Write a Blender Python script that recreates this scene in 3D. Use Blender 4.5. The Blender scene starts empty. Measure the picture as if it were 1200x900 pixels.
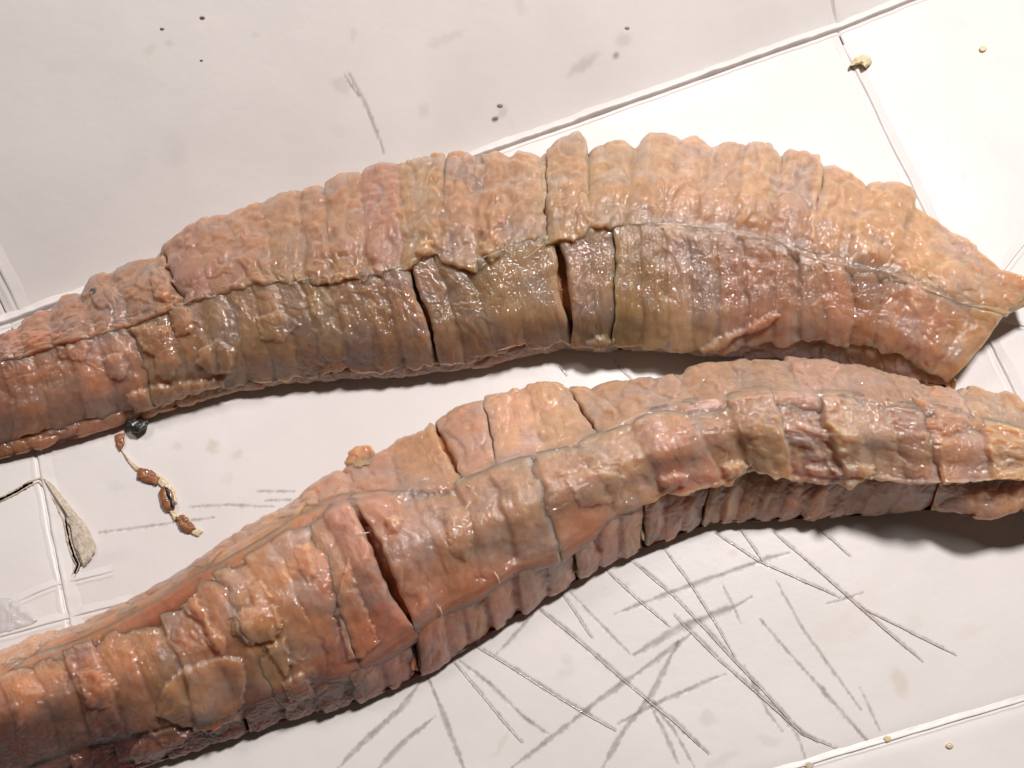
import bpy, math, random
import numpy as np
from mathutils import Vector, Matrix

# ------------------------------------------------------------------ camera, world, lamps, exposure
scn = bpy.context.scene
W, H = 1200.0, 900.0                       # photograph's pixel frame, used for measuring
HFOV, TILT, DIST = math.radians(56), math.radians(20), 0.285
FPX = (W / 2) / math.tan(HFOV / 2)
CAM = np.array([0.0, -DIST * math.sin(TILT), DIST * math.cos(TILT)])
cd = bpy.data.cameras.new('camera'); cam = bpy.data.objects.new('camera', cd)
scn.collection.objects.link(cam)
cam.location = CAM; cam.rotation_euler = (TILT, 0, 0)
cd.sensor_width = 36; cd.lens = 18 / math.tan(HFOV / 2); cd.clip_start = 0.01; cd.clip_end = 20
scn.camera = cam

world = bpy.data.worlds.new('World'); scn.world = world; world.use_nodes = True
bg = world.node_tree.nodes['Background']
bg.inputs[0].default_value = (1.0, 0.80, 0.66, 1); bg.inputs[1].default_value = 0.05

def lamp(name, loc, target, size, power, col, shape='DISK'):
    l = bpy.data.lights.new(name, 'AREA'); l.shape = shape; l.size = size; l.energy = power; l.color = col
    o = bpy.data.objects.new(name, l); scn.collection.objects.link(o)
    o.location = loc
    o.rotation_euler = (Vector(target) - Vector(loc)).to_track_quat('-Z', 'Y').to_euler()
    return o
lamp('kitchen_lamp', (0.22, 0.30, 0.68), (0.02, 0.01, 0), 0.11, 6.7, (1.0, 0.95, 0.935))
lamp('left_fill_lamp', (-0.42, 0.34, 0.80), (-0.05, -0.03, 0), 0.18, 1.5, (1.0, 0.94, 0.93))  # added fill, brightens the left side; stands for no known lamp
scn.view_settings.view_transform = 'Standard'; scn.view_settings.look = 'None'
scn.view_settings.exposure = 0.0; scn.view_settings.gamma = 1
scn.view_settings.use_curve_mapping = False
scn.render.resolution_x = 1024; scn.render.resolution_y = 768

# ------------------------------------------------------------------ helpers
rng = np.random.RandomState(7); random.seed(7)
CT, ST = math.cos(TILT), math.sin(TILT)
MM = 0.001
def unproject(px, py, z):
    """where the sight line through a measured point of the photograph meets height z (metres)"""
    px, py, z = np.broadcast_arrays(np.asarray(px, float), np.asarray(py, float), np.asarray(z, float))
    x = (px - W / 2) / FPX; y = -(py - H / 2) / FPX
    d = np.stack([x, y * CT + ST, y * ST - CT], -1)
    t = (z - CAM[2]) / d[..., 2]
    return CAM + d * t[..., None]
def project(P):
    q = P - CAM
    yv = q[..., 1] * CT + q[..., 2] * ST
    zv = -q[..., 1] * ST * -1 - q[..., 2] * CT      # depth along the view axis
    zv = q[..., 1] * ST - q[..., 2] * CT
    return W / 2 + FPX * q[..., 0] / zv, H / 2 - FPX * yv / zv

PERM = np.random.RandomState(3).permutation(256); PERM = np.concatenate([PERM, PERM, PERM])
GR = np.random.RandomState(5).normal(size=(256, 3)); GR /= np.linalg.norm(GR, axis=1)[:, None]
def perlin(p):
    p = np.asarray(p, float); i = np.floor(p).astype(int); f = p - i; i &= 255
    w = f * f * f * (f * (f * 6 - 15) + 10)
    out = 0
    for dx in (0, 1):
        for dy in (0, 1):
            for dz in (0, 1):
                h = PERM[PERM[PERM[i[..., 0] + dx] + i[..., 1] + dy] + i[..., 2] + dz]
                g = GR[h]
                dot = g[..., 0] * (f[..., 0] - dx) + g[..., 1] * (f[..., 1] - dy) + g[..., 2] * (f[..., 2] - dz)
                wx = w[..., 0] if dx else 1 - w[..., 0]
                wy = w[..., 1] if dy else 1 - w[..., 1]
                wz = w[..., 2] if dz else 1 - w[..., 2]
                out = out + dot * wx * wy * wz
    return out * 1.6
def fbm(p, octv=3):
    s = 0; a = 1.0; t = 0
    for o in range(octv):
        s = s + a * perlin(p * 2 ** o + 17.3 * o); t += a; a *= .5
    return s / t
def worley(x, y, seed):
    """distance to the nearest and second nearest of scattered cell centres"""
    ix, iy = np.floor(x).astype(int), np.floor(y).astype(int); f1 = np.full(x.shape, 9.); f2 = f1.copy(); cid = np.zeros(x.shape)
    for dx in (-1, 0, 1):
        for dy in (-1, 0, 1):
            h = PERM[PERM[(ix + dx) & 255] + ((iy + dy + seed * 57) & 255)]
            px = ix + dx + .5 + .42 * GR[h, 0] * 1.3; py = iy + dy + .5 + .42 * GR[h, 1] * 1.3
            d = np.hypot(x - px, y - py); m = d < f1
            f2 = np.where(m, f1, np.minimum(f2, d)); cid = np.where(m, h / 255., cid); f1 = np.where(m, d, f1)
    return f1, f2, cid
def noise1(x, seed, octv=3):
    x = np.asarray(x, float)
    return fbm(np.stack([x, np.full_like(x, seed * 7.31 + .5), np.full_like(x, .37)], -1), octv)
def srgb(c):
    c = np.asarray(c, float) / 255.0
    return np.where(c <= .04045, c / 12.92, ((c + .055) / 1.055) ** 2.4)
def sstep(a, b, x):
    t = np.clip((x - a) / (b - a), 0, 1); return t * t * (3 - 2 * t)

def link(o, parent=None):
    scn.collection.objects.link(o)
    if parent is not None: o.parent = parent
    return o
def mesh_obj(name, verts, quads, mat, parent=None, tris=None, attrs=None, smooth=True, closed=False):
    """one mesh object; attrs: name -> per-vertex rgb"""
    me = bpy.data.meshes.new(name)
    v = np.asarray(verts, np.float32).reshape(-1, 3)
    if closed:
        vv = v.astype(float) - v.mean(0); Q = np.asarray(quads).reshape(-1, 4); T = np.concatenate([Q[:, :3], Q[:, [0, 2, 3]]] + ([np.asarray(tris).reshape(-1, 3)] if tris is not None else []))
        if (vv[T[:, 0]] * np.cross(vv[T[:, 1]], vv[T[:, 2]])).sum() < 0:
            quads = Q[:, ::-1]; tris = None if tris is None else np.asarray(tris).reshape(-1, 3)[:, ::-1]
    quads = np.asarray(quads, np.int32).reshape(-1, 4)
    tris = np.zeros((0, 3), np.int32) if tris is None else np.asarray(tris, np.int32).reshape(-1, 3)
    me.vertices.add(len(v)); me.vertices.foreach_set('co', v.ravel())
    li = np.concatenate([quads.ravel(), tris.ravel()]).astype(np.int32)
    me.loops.add(len(li)); me.loops.foreach_set('vertex_index', li)
    n = len(quads) + len(tris)
    me.polygons.add(n)
    st = np.concatenate([np.arange(len(quads)) * 4, len(quads) * 4 + np.arange(len(tris)) * 3]).astype(np.int32)
    me.polygons.foreach_set('loop_start', st)
    me.polygons.foreach_set('use_smooth', np.full(n, smooth))
    me.update(calc_edges=True); me.validate()
    if attrs:
        for k, a in attrs.items():
            at = me.color_attributes.new(k, 'FLOAT_COLOR', 'POINT')
            a = np.asarray(a, np.float32); a = np.concatenate([a, np.ones((len(a), 1), np.float32)], 1)
            at.data.foreach_set('color', a.ravel())
    me.materials.append(mat)
    return link(bpy.data.objects.new(name, me), parent)
def empty(name, loc=(0, 0, 0)):
    o = bpy.data.objects.new(name, None); o.empty_display_size = .01; link(o); o.location = loc
    return o
def tag(o, label=None, cat=None, group=None, kind=None):
    for k, v in (('label', label), ('category', cat), ('group', group), ('kind', kind)):
        if v: o[k] = v
    return o
def gridq(n, m, off=0):
    i = np.arange(n * m).reshape(n, m) + off
    return np.stack([i[:-1, :-1], i[1:, :-1], i[1:, 1:], i[:-1, 1:]], -1).reshape(-1, 4)

# ------------------------------------------------------------------ materials
def newmat(name):
    m = bpy.data.materials.new(name); m.use_nodes = True
    nt = m.node_tree; b = nt.nodes['Principled BSDF']
    return m, nt, b
def nd(nt, t, **kw):
    n = nt.nodes.new(t)
    for k, v in kw.items():
        if k in n.inputs: n.inputs[k].default_value = v
        else: setattr(n, k, v)
    return n

def flesh_mat(name, sss=1.0, scale=.0095, rough=.45, coat=1.0, bump=1.0):
    m, nt, b = newmat(name); L = nt.links.new
    at = nd(nt, 'ShaderNodeVertexColor', layer_name='tint')
    tc = nd(nt, 'ShaderNodeTexCoord')
    # milky clouding inside the flesh
    n0 = nd(nt, 'ShaderNodeTexNoise', Scale=260.0, Detail=6.0, Roughness=.62)
    L(tc.outputs['Object'], n0.inputs['Vector'])
    r0 = nd(nt, 'ShaderNodeMapRange'); r0.inputs['From Min'].default_value = .3; r0.inputs['From Max'].default_value = .75
    r0.inputs['To Min'].default_value = .82; r0.inputs['To Max'].default_value = 1.16
    L(n0.outputs['Fac'], r0.inputs['Value'])
    mx = nd(nt, 'ShaderNodeVectorMath', operation='SCALE')
    L(at.outputs['Color'], mx.inputs[0]); L(r0.outputs['Result'], mx.inputs['Scale'])
    L(mx.outputs[0], b.inputs['Base Color'])
    # soft grain under a wet film; the film alone carries the fine ripple that glints
    n1 = nd(nt, 'ShaderNodeTexNoise', Scale=520.0, Detail=4.0, Roughness=.6)
    n2 = nd(nt, 'ShaderNodeTexNoise', Scale=1350.0, Detail=1.5, Roughness=.5)
    for n in (n1, n2): L(tc.outputs['Object'], n.inputs['Vector'])
    b1 = nd(nt, 'ShaderNodeBump', Strength=.30 * bump, Distance=.0006)
    b2 = nd(nt, 'ShaderNodeBump', Strength=.72 * bump, Distance=.00062)
    L(n1.outputs['Fac'], b1.inputs['Height']); L(n2.outputs['Fac'], b2.inputs['Height'])
    L(b1.outputs['Normal'], b2.inputs['Normal'])
    L(b1.outputs['Normal'], b.inputs['Normal'])
    L(b2.outputs['Normal'], b.inputs['Coat Normal'])
    b.inputs['Subsurface Weight'].default_value = sss
    b.inputs['Subsurface Radius'].default_value = (1.0, .62, .40)
    b.inputs['Subsurface Scale'].default_value = scale
    b.inputs['Subsurface Anisotropy'].default_value = .6
    b.inputs['Roughness'].default_value = rough
    b.inputs['Specular IOR Level'].default_value = .08
    b.inputs['IOR'].default_value = 1.38
    b.inputs['Coat Weight'].default_value = coat * .85
    b.inputs['Coat Roughness'].default_value = .10
    b.inputs['Coat IOR'].default_value = 1.68
    return m
M_FLESH = flesh_mat('raw_fish_flesh')
M_CORE = flesh_mat('deep_fish_flesh', .8, .002, .4, .3)
M_SKIN = flesh_mat('fish_skin', .2, .0008, .38, .4, .7)
M_FIBRE = flesh_mat('white_connective_tissue', .5, .001, .3, .5, .5)

def card_mat(name):
    m, nt, b = newmat(name); L = nt.links.new
    at = nd(nt, 'ShaderNodeVertexColor', layer_name='tint')
    tc = nd(nt, 'ShaderNodeTexCoord')
    n0 = nd(nt, 'ShaderNodeTexNoise', Scale=28.0, Detail=5.0, Roughness=.55)
    L(tc.outputs['Object'], n0.inputs['Vector'])
    r0 = nd(nt, 'ShaderNodeMapRange'); r0.inputs['From Min'].default_value = .3; r0.inputs['From Max'].default_value = .7
    r0.inputs['To Min'].default_value = .95; r0.inputs['To Max'].default_value = 1.03
    L(n0.outputs['Fac'], r0.inputs['Value'])
    mx = nd(nt, 'ShaderNodeVectorMath', operation='SCALE')
    L(at.outputs['Color'], mx.inputs[0]); L(r0.outputs['Result'], mx.inputs['Scale'])
    L(mx.outputs[0], b.inputs['Base Color'])
    n1 = nd(nt, 'ShaderNodeTexNoise', Scale=120.0, Detail=6.0, Roughness=.6)
    L(tc.outputs['Object'], n1.inputs['Vector'])
    b1 = nd(nt, 'ShaderNodeBump', Strength=.25, Distance=.0006)
    L(n1.outputs['Fac'], b1.inputs['Height']); L(b1.outputs['Normal'], b.inputs['Normal'])
    r1 = nd(nt, 'ShaderNodeMapRange'); r1.inputs['To Min'].default_value = .28; r1.inputs['To Max'].default_value = .5
    L(n1.outputs['Fac'], r1.inputs['Value']); L(r1.outputs['Result'], b.inputs['Roughness'])
    b.inputs['IOR'].default_value = 1.42
    return m
M_CARD = card_mat('coated_white_carton')
def plain(name, rgb, rough=.5, sss=0, coat=0, scale=400., amt=.25, bump=.3):
    m, nt, b = newmat(name); L = nt.links.new
    tc = nd(nt, 'ShaderNodeTexCoord')
    n0 = nd(nt, 'ShaderNodeTexNoise', Scale=scale, Detail=5.0, Roughness=.65)
    L(tc.outputs['Object'], n0.inputs['Vector'])
    c = srgb(rgb)
    cr = nd(nt, 'ShaderNodeValToRGB')
    cr.color_ramp.elements[0].position = .3; cr.color_ramp.elements[1].position = .72
    cr.color_ramp.elements[0].color = (*(c * (1 - amt)), 1); cr.color_ramp.elements[1].color = (*np.clip(c * (1 + amt), 0, 1), 1)
    L(n0.outputs['Fac'], cr.inputs['Fac']); L(cr.outputs['Color'], b.inputs['Base Color'])
    b1 = nd(nt, 'ShaderNodeBump', Strength=bump, Distance=.0006)
    L(n0.outputs['Fac'], b1.inputs['Height']); L(b1.outputs['Normal'], b.inputs['Normal'])
    b.inputs['Roughness'].default_value = rough; b.inputs['Coat Weight'].default_value = coat
    b.inputs['Coat Roughness'].default_value = .08
    b.inputs['Subsurface Weight'].default_value = sss; b.inputs['Subsurface Scale'].default_value = .0015
    b.inputs['Subsurface Radius'].default_value = (1, .5, .3)
    return m
M_SCORE = plain('wet_cut_board_fibre', (176, 164, 154), .45, scale=1500., amt=.28, bump=.5)
M_BURR = plain('lifted_coating_edge', (226, 218, 214), .15, coat=.6, scale=800., amt=.1)
M_TORN = plain('torn_board_fibre', (205, 190, 172), .85, scale=700., amt=.30, bump=1.0)
M_TOP = plain('dark_worktop', (26, 24, 24), .5, scale=60.)
M_ORANGE = plain('orange_scrap_flesh', (150, 98, 60), .35, .6, .4, 600., .3)
M_PALE = plain('pale_scrap_membrane', (222, 200, 168), .3, .6, .5, 600., .15)
M_BLACK = plain('black_membrane', (22, 20, 18), .3, 0, .6, 900., .4)
M_CRUMB = plain('pale_yellow_crumb', (214, 200, 160), .5, .4, .2, 700., .2)
M_GREY = plain('grey_speck', (165, 159, 156), .3, 0, .5, 900., .3)
M_FILM = plain('damp_paper_film', (205, 198, 196), .35, .2, .2, 300., .06, .5)

# ------------------------------------------------------------------ the setting under the carton
def build_worktop():
    v = np.array([[-.9, -.7, -.0035], [.9, -.7, -.0035], [.9, .7, -.0035], [-.9, .7, -.0035],
                  [-.9, -.7, -.04], [.9, -.7, -.04], [.9, .7, -.04], [-.9, .7, -.04]])
    q = [[0, 1, 2, 3], [7, 6, 5, 4], [0, 4, 5, 1], [1, 5, 6, 2], [2, 6, 7, 3], [3, 7, 4, 0]]
    o = mesh_obj('worktop', v, q, M_TOP, smooth=False); tag(o, kind='structure')
build_worktop()

# ------------------------------------------------------------------ the opened carton
carton = empty('flattened_carton')
tag(carton, 'opened-out white coated carton used as a cutting sheet, scored by a knife, under both fillets', 'carton')
# crease lines, as measured: A far long fold, B near long fold, L and R cross folds
A = lambda x: 380 - .352 * x
B = lambda x: 1177 - .296 * x
Lx = lambda y: 43 + .197 * (y - 543)
Rx = lambda y: 984 + .495 * (y - 38)
def meet(fx, fy):
    x, y = 500., 400.
    for _ in range(60): y = fy(x); x = fx(y)
    return np.array([x, y])
PAL, PAR, PBL, PBR = meet(Lx, A), meet(Rx, A), meet(Lx, B), meet(Rx, B)
g0 = lambda p: unproject(p[0], p[1], 0.0)
WAL, WAR, WBL, WBR = [g0(p) for p in (PAL, PAR, PBL, PBR)]
dA = (WAR - WAL) / np.linalg.norm(WAR - WAL); nA = np.array([-dA[1], dA[0], 0])     # away from the camera
RISE_FAR, RISE_RIGHT, RISE_LEFT, RISE_NEAR = [math.radians(a) for a in (34, 4, 3, 3)]
dR = (WBR - WAR) / np.linalg.norm(WBR - WAR); nR = np.array([-dR[1], dR[0], 0])
dL = (WBL - WAL) / np.linalg.norm(WBL - WAL); nL = -np.array([-dL[1], dL[0], 0])
dB = (WBR - WBL) / np.linalg.norm(WBR - WBL); nB = -np.array([-dB[1], dB[0], 0])
def relu(x, s=.004): return .5 * (x + np.sqrt(x * x + s * s)) - s / 2
def carton_z(x, y):
    P = np.stack([x, y, np.zeros_like(x)], -1)
    da = ((P - WAL) * nA).sum(-1); dr = ((P - WAR) * nR).sum(-1); dl = ((P - WAL) * nL).sum(-1); db = ((P - WBL) * nB).sum(-1)
    z = relu(da) * math.tan(RISE_FAR) + relu(dr) * math.tan(RISE_RIGHT) + relu(dl) * math.tan(RISE_LEFT) + relu(db) * math.tan(RISE_NEAR)
    # shallow dips along each fold and a little sag over the whole sheet
    for d, k in ((da, .0003), (dr, .00025), (dl, .00025), (db, .0003)):
        z = z - k * np.exp(-(d / .0022) ** 2)
    z = z + .0004 * (fbm(np.stack([x * 22, y * 22, x * 0 + 2.2], -1), 2))
    return z
# stains soaked into the board: px, py, rx, ry, angle, rgb, strength
STAINS = [(522, 46, 28, 7, -25, (214, 200, 180), .55), (400, 101, 9, 13, -20, (205, 192, 176), .6), (415, 40, 6, 9, 10, (212, 200, 190), .5),
          (685, 75, 26, 7, -32, (176, 172, 170), .65), (730, 47, 12, 8, 0, (188, 184, 182), .55), (588, 130, 7, 9, 10, (176, 172, 170), .6),
          (495, 130, 5, 12, 15, (200, 196, 194), .5), (610, 5, 10, 14, -30, (208, 200, 192), .5), (200, 50, 8, 6, 0, (205, 196, 186), .6), (75, 77, 22, 12, 10, (204, 198, 196), .3),
          (248, 522, 10, 8, 0, (206, 188, 164), .75), (278, 532, 7, 7, 0, (206, 192, 174), .6), (207, 523, 5, 6, 0, (210, 200, 188), .5), (266, 560, 8, 8, 0, (216, 204, 190), .45),
          (135, 570, 12, 8, 20, (208, 200, 196), .4), (1055, 800, 10, 20, -25, (216, 202, 180), .75), (830, 842, 14, 9, 15, (202, 192, 182), .55), (902, 868, 18, 8, 10, (202, 194, 186), .5),
          (845, 890, 24, 9, -30, (205, 196, 190), .5), (585, 872, 5, 24, 28, (214, 200, 176), .5), (665, 775, 9, 9, 0, (204, 198, 194), .5), (1110, 165, 5, 6, 0, (200, 196, 196), .5),
          (1127, 208, 6, 10, 0, (205, 200, 200), .45), (1137, 740, 30, 10, -15, (224, 214, 198), .4), (980, 740, 34, 24, 0, (226, 214, 198), .3), (660, 790, 16, 8, -20, (210, 200, 192), .4),
          (736, 683, 5, 5, 0, (200, 196, 194), .6), (860, 647, 8, 6, 10, (206, 196, 184), .55), (1070, 730, 12, 16, 20, (222, 210, 194), .4), (178, 58, 9, 8, 0, (208, 196, 180), .5), (300, 40, 5, 5, 0, (204, 196, 190), .5), (1188, 440, 12, 20, 0, (222, 214, 214), .5), (1010, 715, 22, 40, 20, (228, 216, 200), .35), (120, 655, 40, 10, -18, (222, 214, 212), .5)]
SCORES = [([(720, 720), (800, 690), (900, 655), (925, 648)], 3.2, 0), ([(742, 768), (800, 735), (860, 712), (880, 700)], 5.5, 0),
          ([(600, 900), (655, 858), (700, 822), (760, 780), (812, 742)], 3.6, 0), ([(706, 900), (730, 858), (765, 812), (795, 752)], 3.2, 0),
          ([(724, 848), (780, 820), (850, 790)], 3.0, 0), ([(582, 766), (600, 748), (628, 716)], 2.6, 0),
          ([(392, 905), (425, 870), (470, 830), (492, 800)], 3.6, 0), ([(440, 905), (475, 868), (510, 840)], 3.4, 0),
          ([(502, 795), (520, 840), (545, 905)], 3.4, 0), ([(538, 774), (572, 800), (615, 842), (645, 862)], 2.4, 0), ([(533, 776), (560, 808), (590, 845), (612, 870)], 1.4, 1),
          ([(556, 755), (600, 782), (660, 820), (722, 856)], 2.6, 1), ([(631, 712), (680, 752), (735, 800), (790, 845), (832, 884)], 2.8, 1),
          ([(658, 694), (675, 718), (694, 747)], 1.6, 1), ([(668, 694), (700, 728), (738, 766)], 1.6, 0),
          ([(712, 669), (745, 700), (785, 734)], 1.4, 1), ([(739, 655), (790, 698), (830, 740), (862, 775), (905, 820), (940, 860), (980, 876)], 2.4, 1),
          ([(780, 645), (805, 678), (835, 724), (862, 770)], 1.3, 1), ([(790, 720), (840, 770), (890, 814), (930, 850), (960, 870)], 2.4, 1),
          ([(760, 824), (780, 862), (795, 896)], 3.4, 0), ([(764, 826), (790, 856), (814, 900)], 1.8, 0),
          ([(846, 684), (858, 708), (868, 732)], 1.6, 0), ([(868, 620), (896, 660), (900, 664)], .9, 1), ([(838, 624), (890, 658), (985, 700)], .9, 1),
          ([(910, 682), (940, 736), (975, 785), (1009, 832)], 1.6, 0), ([(891, 726), (925, 766), (965, 810), (1005, 856), (1044, 900)], 2.4, 0),
          ([(908, 624), (950, 660), (1000, 704), (1045, 744), (1082, 775)], 2.0, 1), ([(1010, 712), (1070, 742), (1122, 768)], .9, 1),
          ([(968, 708), (990, 702), (1011, 695)], 2.0, 0), ([(955, 616), (975, 632), (997, 652)], .9, 1), ([(1008, 806), (1020, 832), (1032, 858)], 1.4, 0),
          ([(872, 780), (900, 835), (917, 857)], 1.4, 0), ([(912, 835), (935, 862), (946, 896)], 1.5, 0), ([(800, 858), (834, 885)], 1.6, 0),
          ([(117, 624), (160, 619), (215, 611), (250, 607)], .9, 0), ([(222, 594), (270, 592), (320, 594)], 1.0, 0), ([(300, 576), (345, 576)], 1.2, 0), ([(310, 587), (340, 586)], .9, 0),
          ([(720, 422), (730, 434), (742, 446)], .9, 1), ([(655, 428), (664, 440)], .8, 1), ([(408, 84), (430, 125), (450, 178)], 1.0, 0), ([(404, 88), (420, 112)], 1.0, 1), ([(1045, 880), (1056, 902)], 1.2, 0)]
CARD_RGB = srgb((223, 217, 213))
TEAR = np.array([(-15, 590), (0, 586), (18, 577), (35, 567), (47, 563), (57, 572), (68, 590), (77, 610), (81, 632), (87, 652), (92, 662), (86, 676)], float)
TEARW = np.array([2.2, 2.0, 2.2, 2.6, 4.0, 5.5, 4.8, 4.0, 3.4, 4.5, 4.2, 1.5])
def seg_dist(px, py, pts, wid=None):
    best = np.full(px.shape, 1e9); ww = np.zeros(px.shape)
    for k in range(len(pts) - 1):
        a, b = pts[k], pts[k + 1]; ab = b - a
        t = np.clip(((px - a[0]) * ab[0] + (py - a[1]) * ab[1]) / (ab @ ab), 0, 1)
        d = np.hypot(px - a[0] - t * ab[0], py - a[1] - t * ab[1])
        m = d < best; best = np.where(m, d, best)
        if wid is not None: ww = np.where(m, wid[k] + (wid[k + 1] - wid[k]) * t, ww)
    return (best, ww) if wid is not None else best
def panel(corners, n, m, tear=False):
    """a flat board panel between folds; corners in order, as world points on the sheet"""
    c = [np.asarray(p, float) for p in corners]
    u, v = np.meshgrid(np.linspace(0, 1, n), np.linspace(0, 1, m), indexing='ij')
    P = (c[0] * ((1 - u) * (1 - v))[..., None] + c[1] * (u * (1 - v))[..., None] + c[2] * (u * v)[..., None] + c[3] * ((1 - u) * v)[..., None])
    P[..., 2] = carton_z(P[..., 0], P[..., 1])
    px, py = project(P)
    col = np.broadcast_to(CARD_RGB, P.shape).copy()
    wx = px + 7 * fbm(np.stack([px / 14, py / 14, px * 0 + 1.5], -1), 2); wy = py + 7 * fbm(np.stack([px / 14, py / 14, px * 0 + 9.5], -1), 2)
    for (sx, sy, rx, ry, ang, rgb, s) in STAINS:
        a = math.radians(ang); dx, dy = wx - sx, wy - sy
        q = np.hypot((dx * math.cos(a) + dy * math.sin(a)) / rx, (-dx * math.sin(a) + dy * math.cos(a)) / ry)
        k = (sstep(1.2, .4, q) * s * .6)[..., None]
        col = col * (1 - k) + srgb(rgb) * .86 * k
    for (pts, hw, burr) in (SCORES if n > 400 or n == 120 else []):
        pts = np.asarray(pts, float)
        bx = (px > pts[:, 0].min() - 12) & (px < pts[:, 0].max() + 12) & (py > pts[:, 1].min() - 12) & (py < pts[:, 1].max() + 12)
        if not bx.any(): continue
        X, Y = px[bx], py[bx]; d = seg_dist(X, Y, pts); hw = max(hw, 1.25)
        j = fbm(np.stack([X / 5.5, Y / 5.5, X * 0 + 4], -1), 3); w = hw * (.85 + .9 * fbm(np.stack([X / 28, Y / 28, X * 0 + hw], -1), 2))
        end = np.minimum(np.hypot(X - pts[0, 0], Y - pts[0, 1]), np.hypot(X - pts[-1, 0], Y - pts[-1, 1])); w = w * np.clip(end / 25, .25, 1)
        k = sstep(w + 1.6, w * .45, d + 2.6 * j) * (.52 if hw > 2.2 else .46) * (1 + .6 * fbm(np.stack([X / 12, Y / 12, X * 0 + 7], -1), 2))
        c0 = col[bx]; col[bx] = c0 * (1 - k[:, None]) + srgb((118, 106, 97)) * k[:, None]
        P[bx, 2] -= .00010 * sstep(w + 1, 0, d)
    q = gridq(n, m)
    if tear:
        d, w = seg_dist(px, py, TEAR, TEARW)
        d = d + .9 * fbm(np.stack([px / 5, py / 5, px * 0], -1), 2)
        hole = (d < w * .62).ravel()
        q = q[~hole[q].any(1)]
        # board layer bared beside the tear
        k = (sstep(14, 5, np.abs(d)) * (px < np.interp(py, TEAR[4:, 1], TEAR[4:, 0])) * (px > Lx(py) + 4) * (py > 565) * (py < 680))[..., None] * .6
        col = col * (1 - k) + srgb((226, 205, 186)) * k
    nv = n * m
    o = mesh_obj('panel', P.reshape(-1, 3), q, M_CARD, carton, attrs={'tint': col.reshape(-1, 3)})
    md = o.modifiers.new('board_thickness', 'SOLIDIFY'); md.thickness = .0005; md.offset = -1
    return o
G = .00025                                                             # panels stop just short of the fold
far = .17; side = .10
off = lambda p, d, s: p + d * s
panel([off(WAL, nA, G) - 0, off(WAR, nA, G), off(WAR, nA, far) , off(WAL, nA, far)], 520, 240)                               # far centre
panel([off(WAR, nA, G) + dA * G, off(WAR, nA, G) + dA * side, off(WAR, nA, far) + dA * side, off(WAR, nA, far) + dA * G], 90, 150)
panel([off(WAL, nA, G) - dA * .06, off(WAL, nA, G) - dA * G, off(WAL, nA, far) - dA * G, off(WAL, nA, far) - dA * .06], 60, 150)
panel([off(WBL, dA, G), off(WBR, dA, -G), off(WAR, dA, -G) - nA * G, off(WAL, dA, G) - nA * G], 880, 600, True)              # centre
panel([off(WBR, dA, G), off(WBR, dA, .09), off(WAR, dA, side) - nA * G, off(WAR, dA, G) - nA * G], 120, 300)
panel([off(WBL, dA, -.06), off(WBL, dA, -G), off(WAL, dA, -G) - nA * G, off(WAL, dA, -.06) - nA * G], 120, 420, True)
panel([WBL + nB * G + nB * .06, WBR + nB * G + nB * .06, WBR + nB * G, WBL + nB * G], 400, 90)
panel([WBR + dA * G + nB * (G + .06), WBR + dA * .09 + nB * (G + .06), WBR + dA * .09 + nB * G, WBR + dA * G + nB * G], 90, 90)

def crease(pts, w=.0011, h=.0006, wob=.25, seed=1, name='crease'):
    """a raised fold line with a trough beside it"""
    pts = np.asarray(pts, float)
    seg = np.r_[0, np.cumsum(np.hypot(*np.diff(pts, axis=0).T))]
    n = max(12, int(seg[-1] / 3)); s = np.linspace(0, seg[-1], n)
    px = np.interp(s, seg, pts[:, 0]); py = np.interp(s, seg, pts[:, 1])
    P = unproject(px, py, 0.0)
    T = np.gradient(P, axis=0); T /= np.linalg.norm(T, axis=1)[:, None]; N = np.stack([-T[:, 1], T[:, 0], T[:, 2] * 0], 1)
    prof = np.array([(-2.2, -.22), (-1.5, .10), (-1.0, .10), (-.75, -.35), (-.35, -.35), (-.2, .35), (.0, .9), (.35, 1.0), (.8, .75), (1.5, .3), (2.4, .12), (3.0, -.22)])
    wv = w * (1 + wob * noise1(s / 30, seed)); hv = h * (1 + .6 * noise1(s / 22, seed + 5)) * np.minimum(1, np.minimum(s, s[-1] - s) / 25 + .25)
    P = P + N * (w * .35 * noise1(s / 40, seed + 9))[:, None]
    V = P[:, None] + N[:, None] * (prof[None, :, 0] * wv[:, None])[..., None]
    V[..., 2] = carton_z(V[..., 0], V[..., 1]) + prof[None, :, 1] * hv[:, None] + .00012
    m = len(prof)
    col = np.broadcast_to(CARD_RGB * 1.0, (n * m, 3)).copy()
    return mesh_obj(name, V.reshape(-1, 3), gridq(n, m), M_CARD, carton, attrs={'tint': col})
xs = lambda a, b, f: [(x, f(x)) for x in np.linspace(a, b, 12)]
ys = lambda a, b, f: [(f(y), y) for y in np.linspace(a, b, 12)]
crease(xs(-60, 1130, A), .0009, .0017, seed=1)
crease(xs(900, 1260, B), .0005, .0004, seed=2)
crease(ys(395, 960, Lx), .0012, .0006, seed=3)
crease(ys(50, 560, Rx), .0011, .0006, seed=4)
crease([(-14, 250), (8, 310), (24, 366)], .0012, .0006, seed=5)
crease([(960, -22), (968, 4), (981, 30)], .0012, .0008, seed=6)
crease([(1165, 332), (1186, 304), (1215, 268)], .0008, .0005, seed=7)
crease([(1172, 377), (1215, 384)], .0006, .0004, seed=8)
crease([(-20, 752), (60, 728), (155, 703)], .0007, .0004, seed=9)
crease([(20, 704), (60, 686), (130, 668)], .0006, .00025, seed=10)

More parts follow.
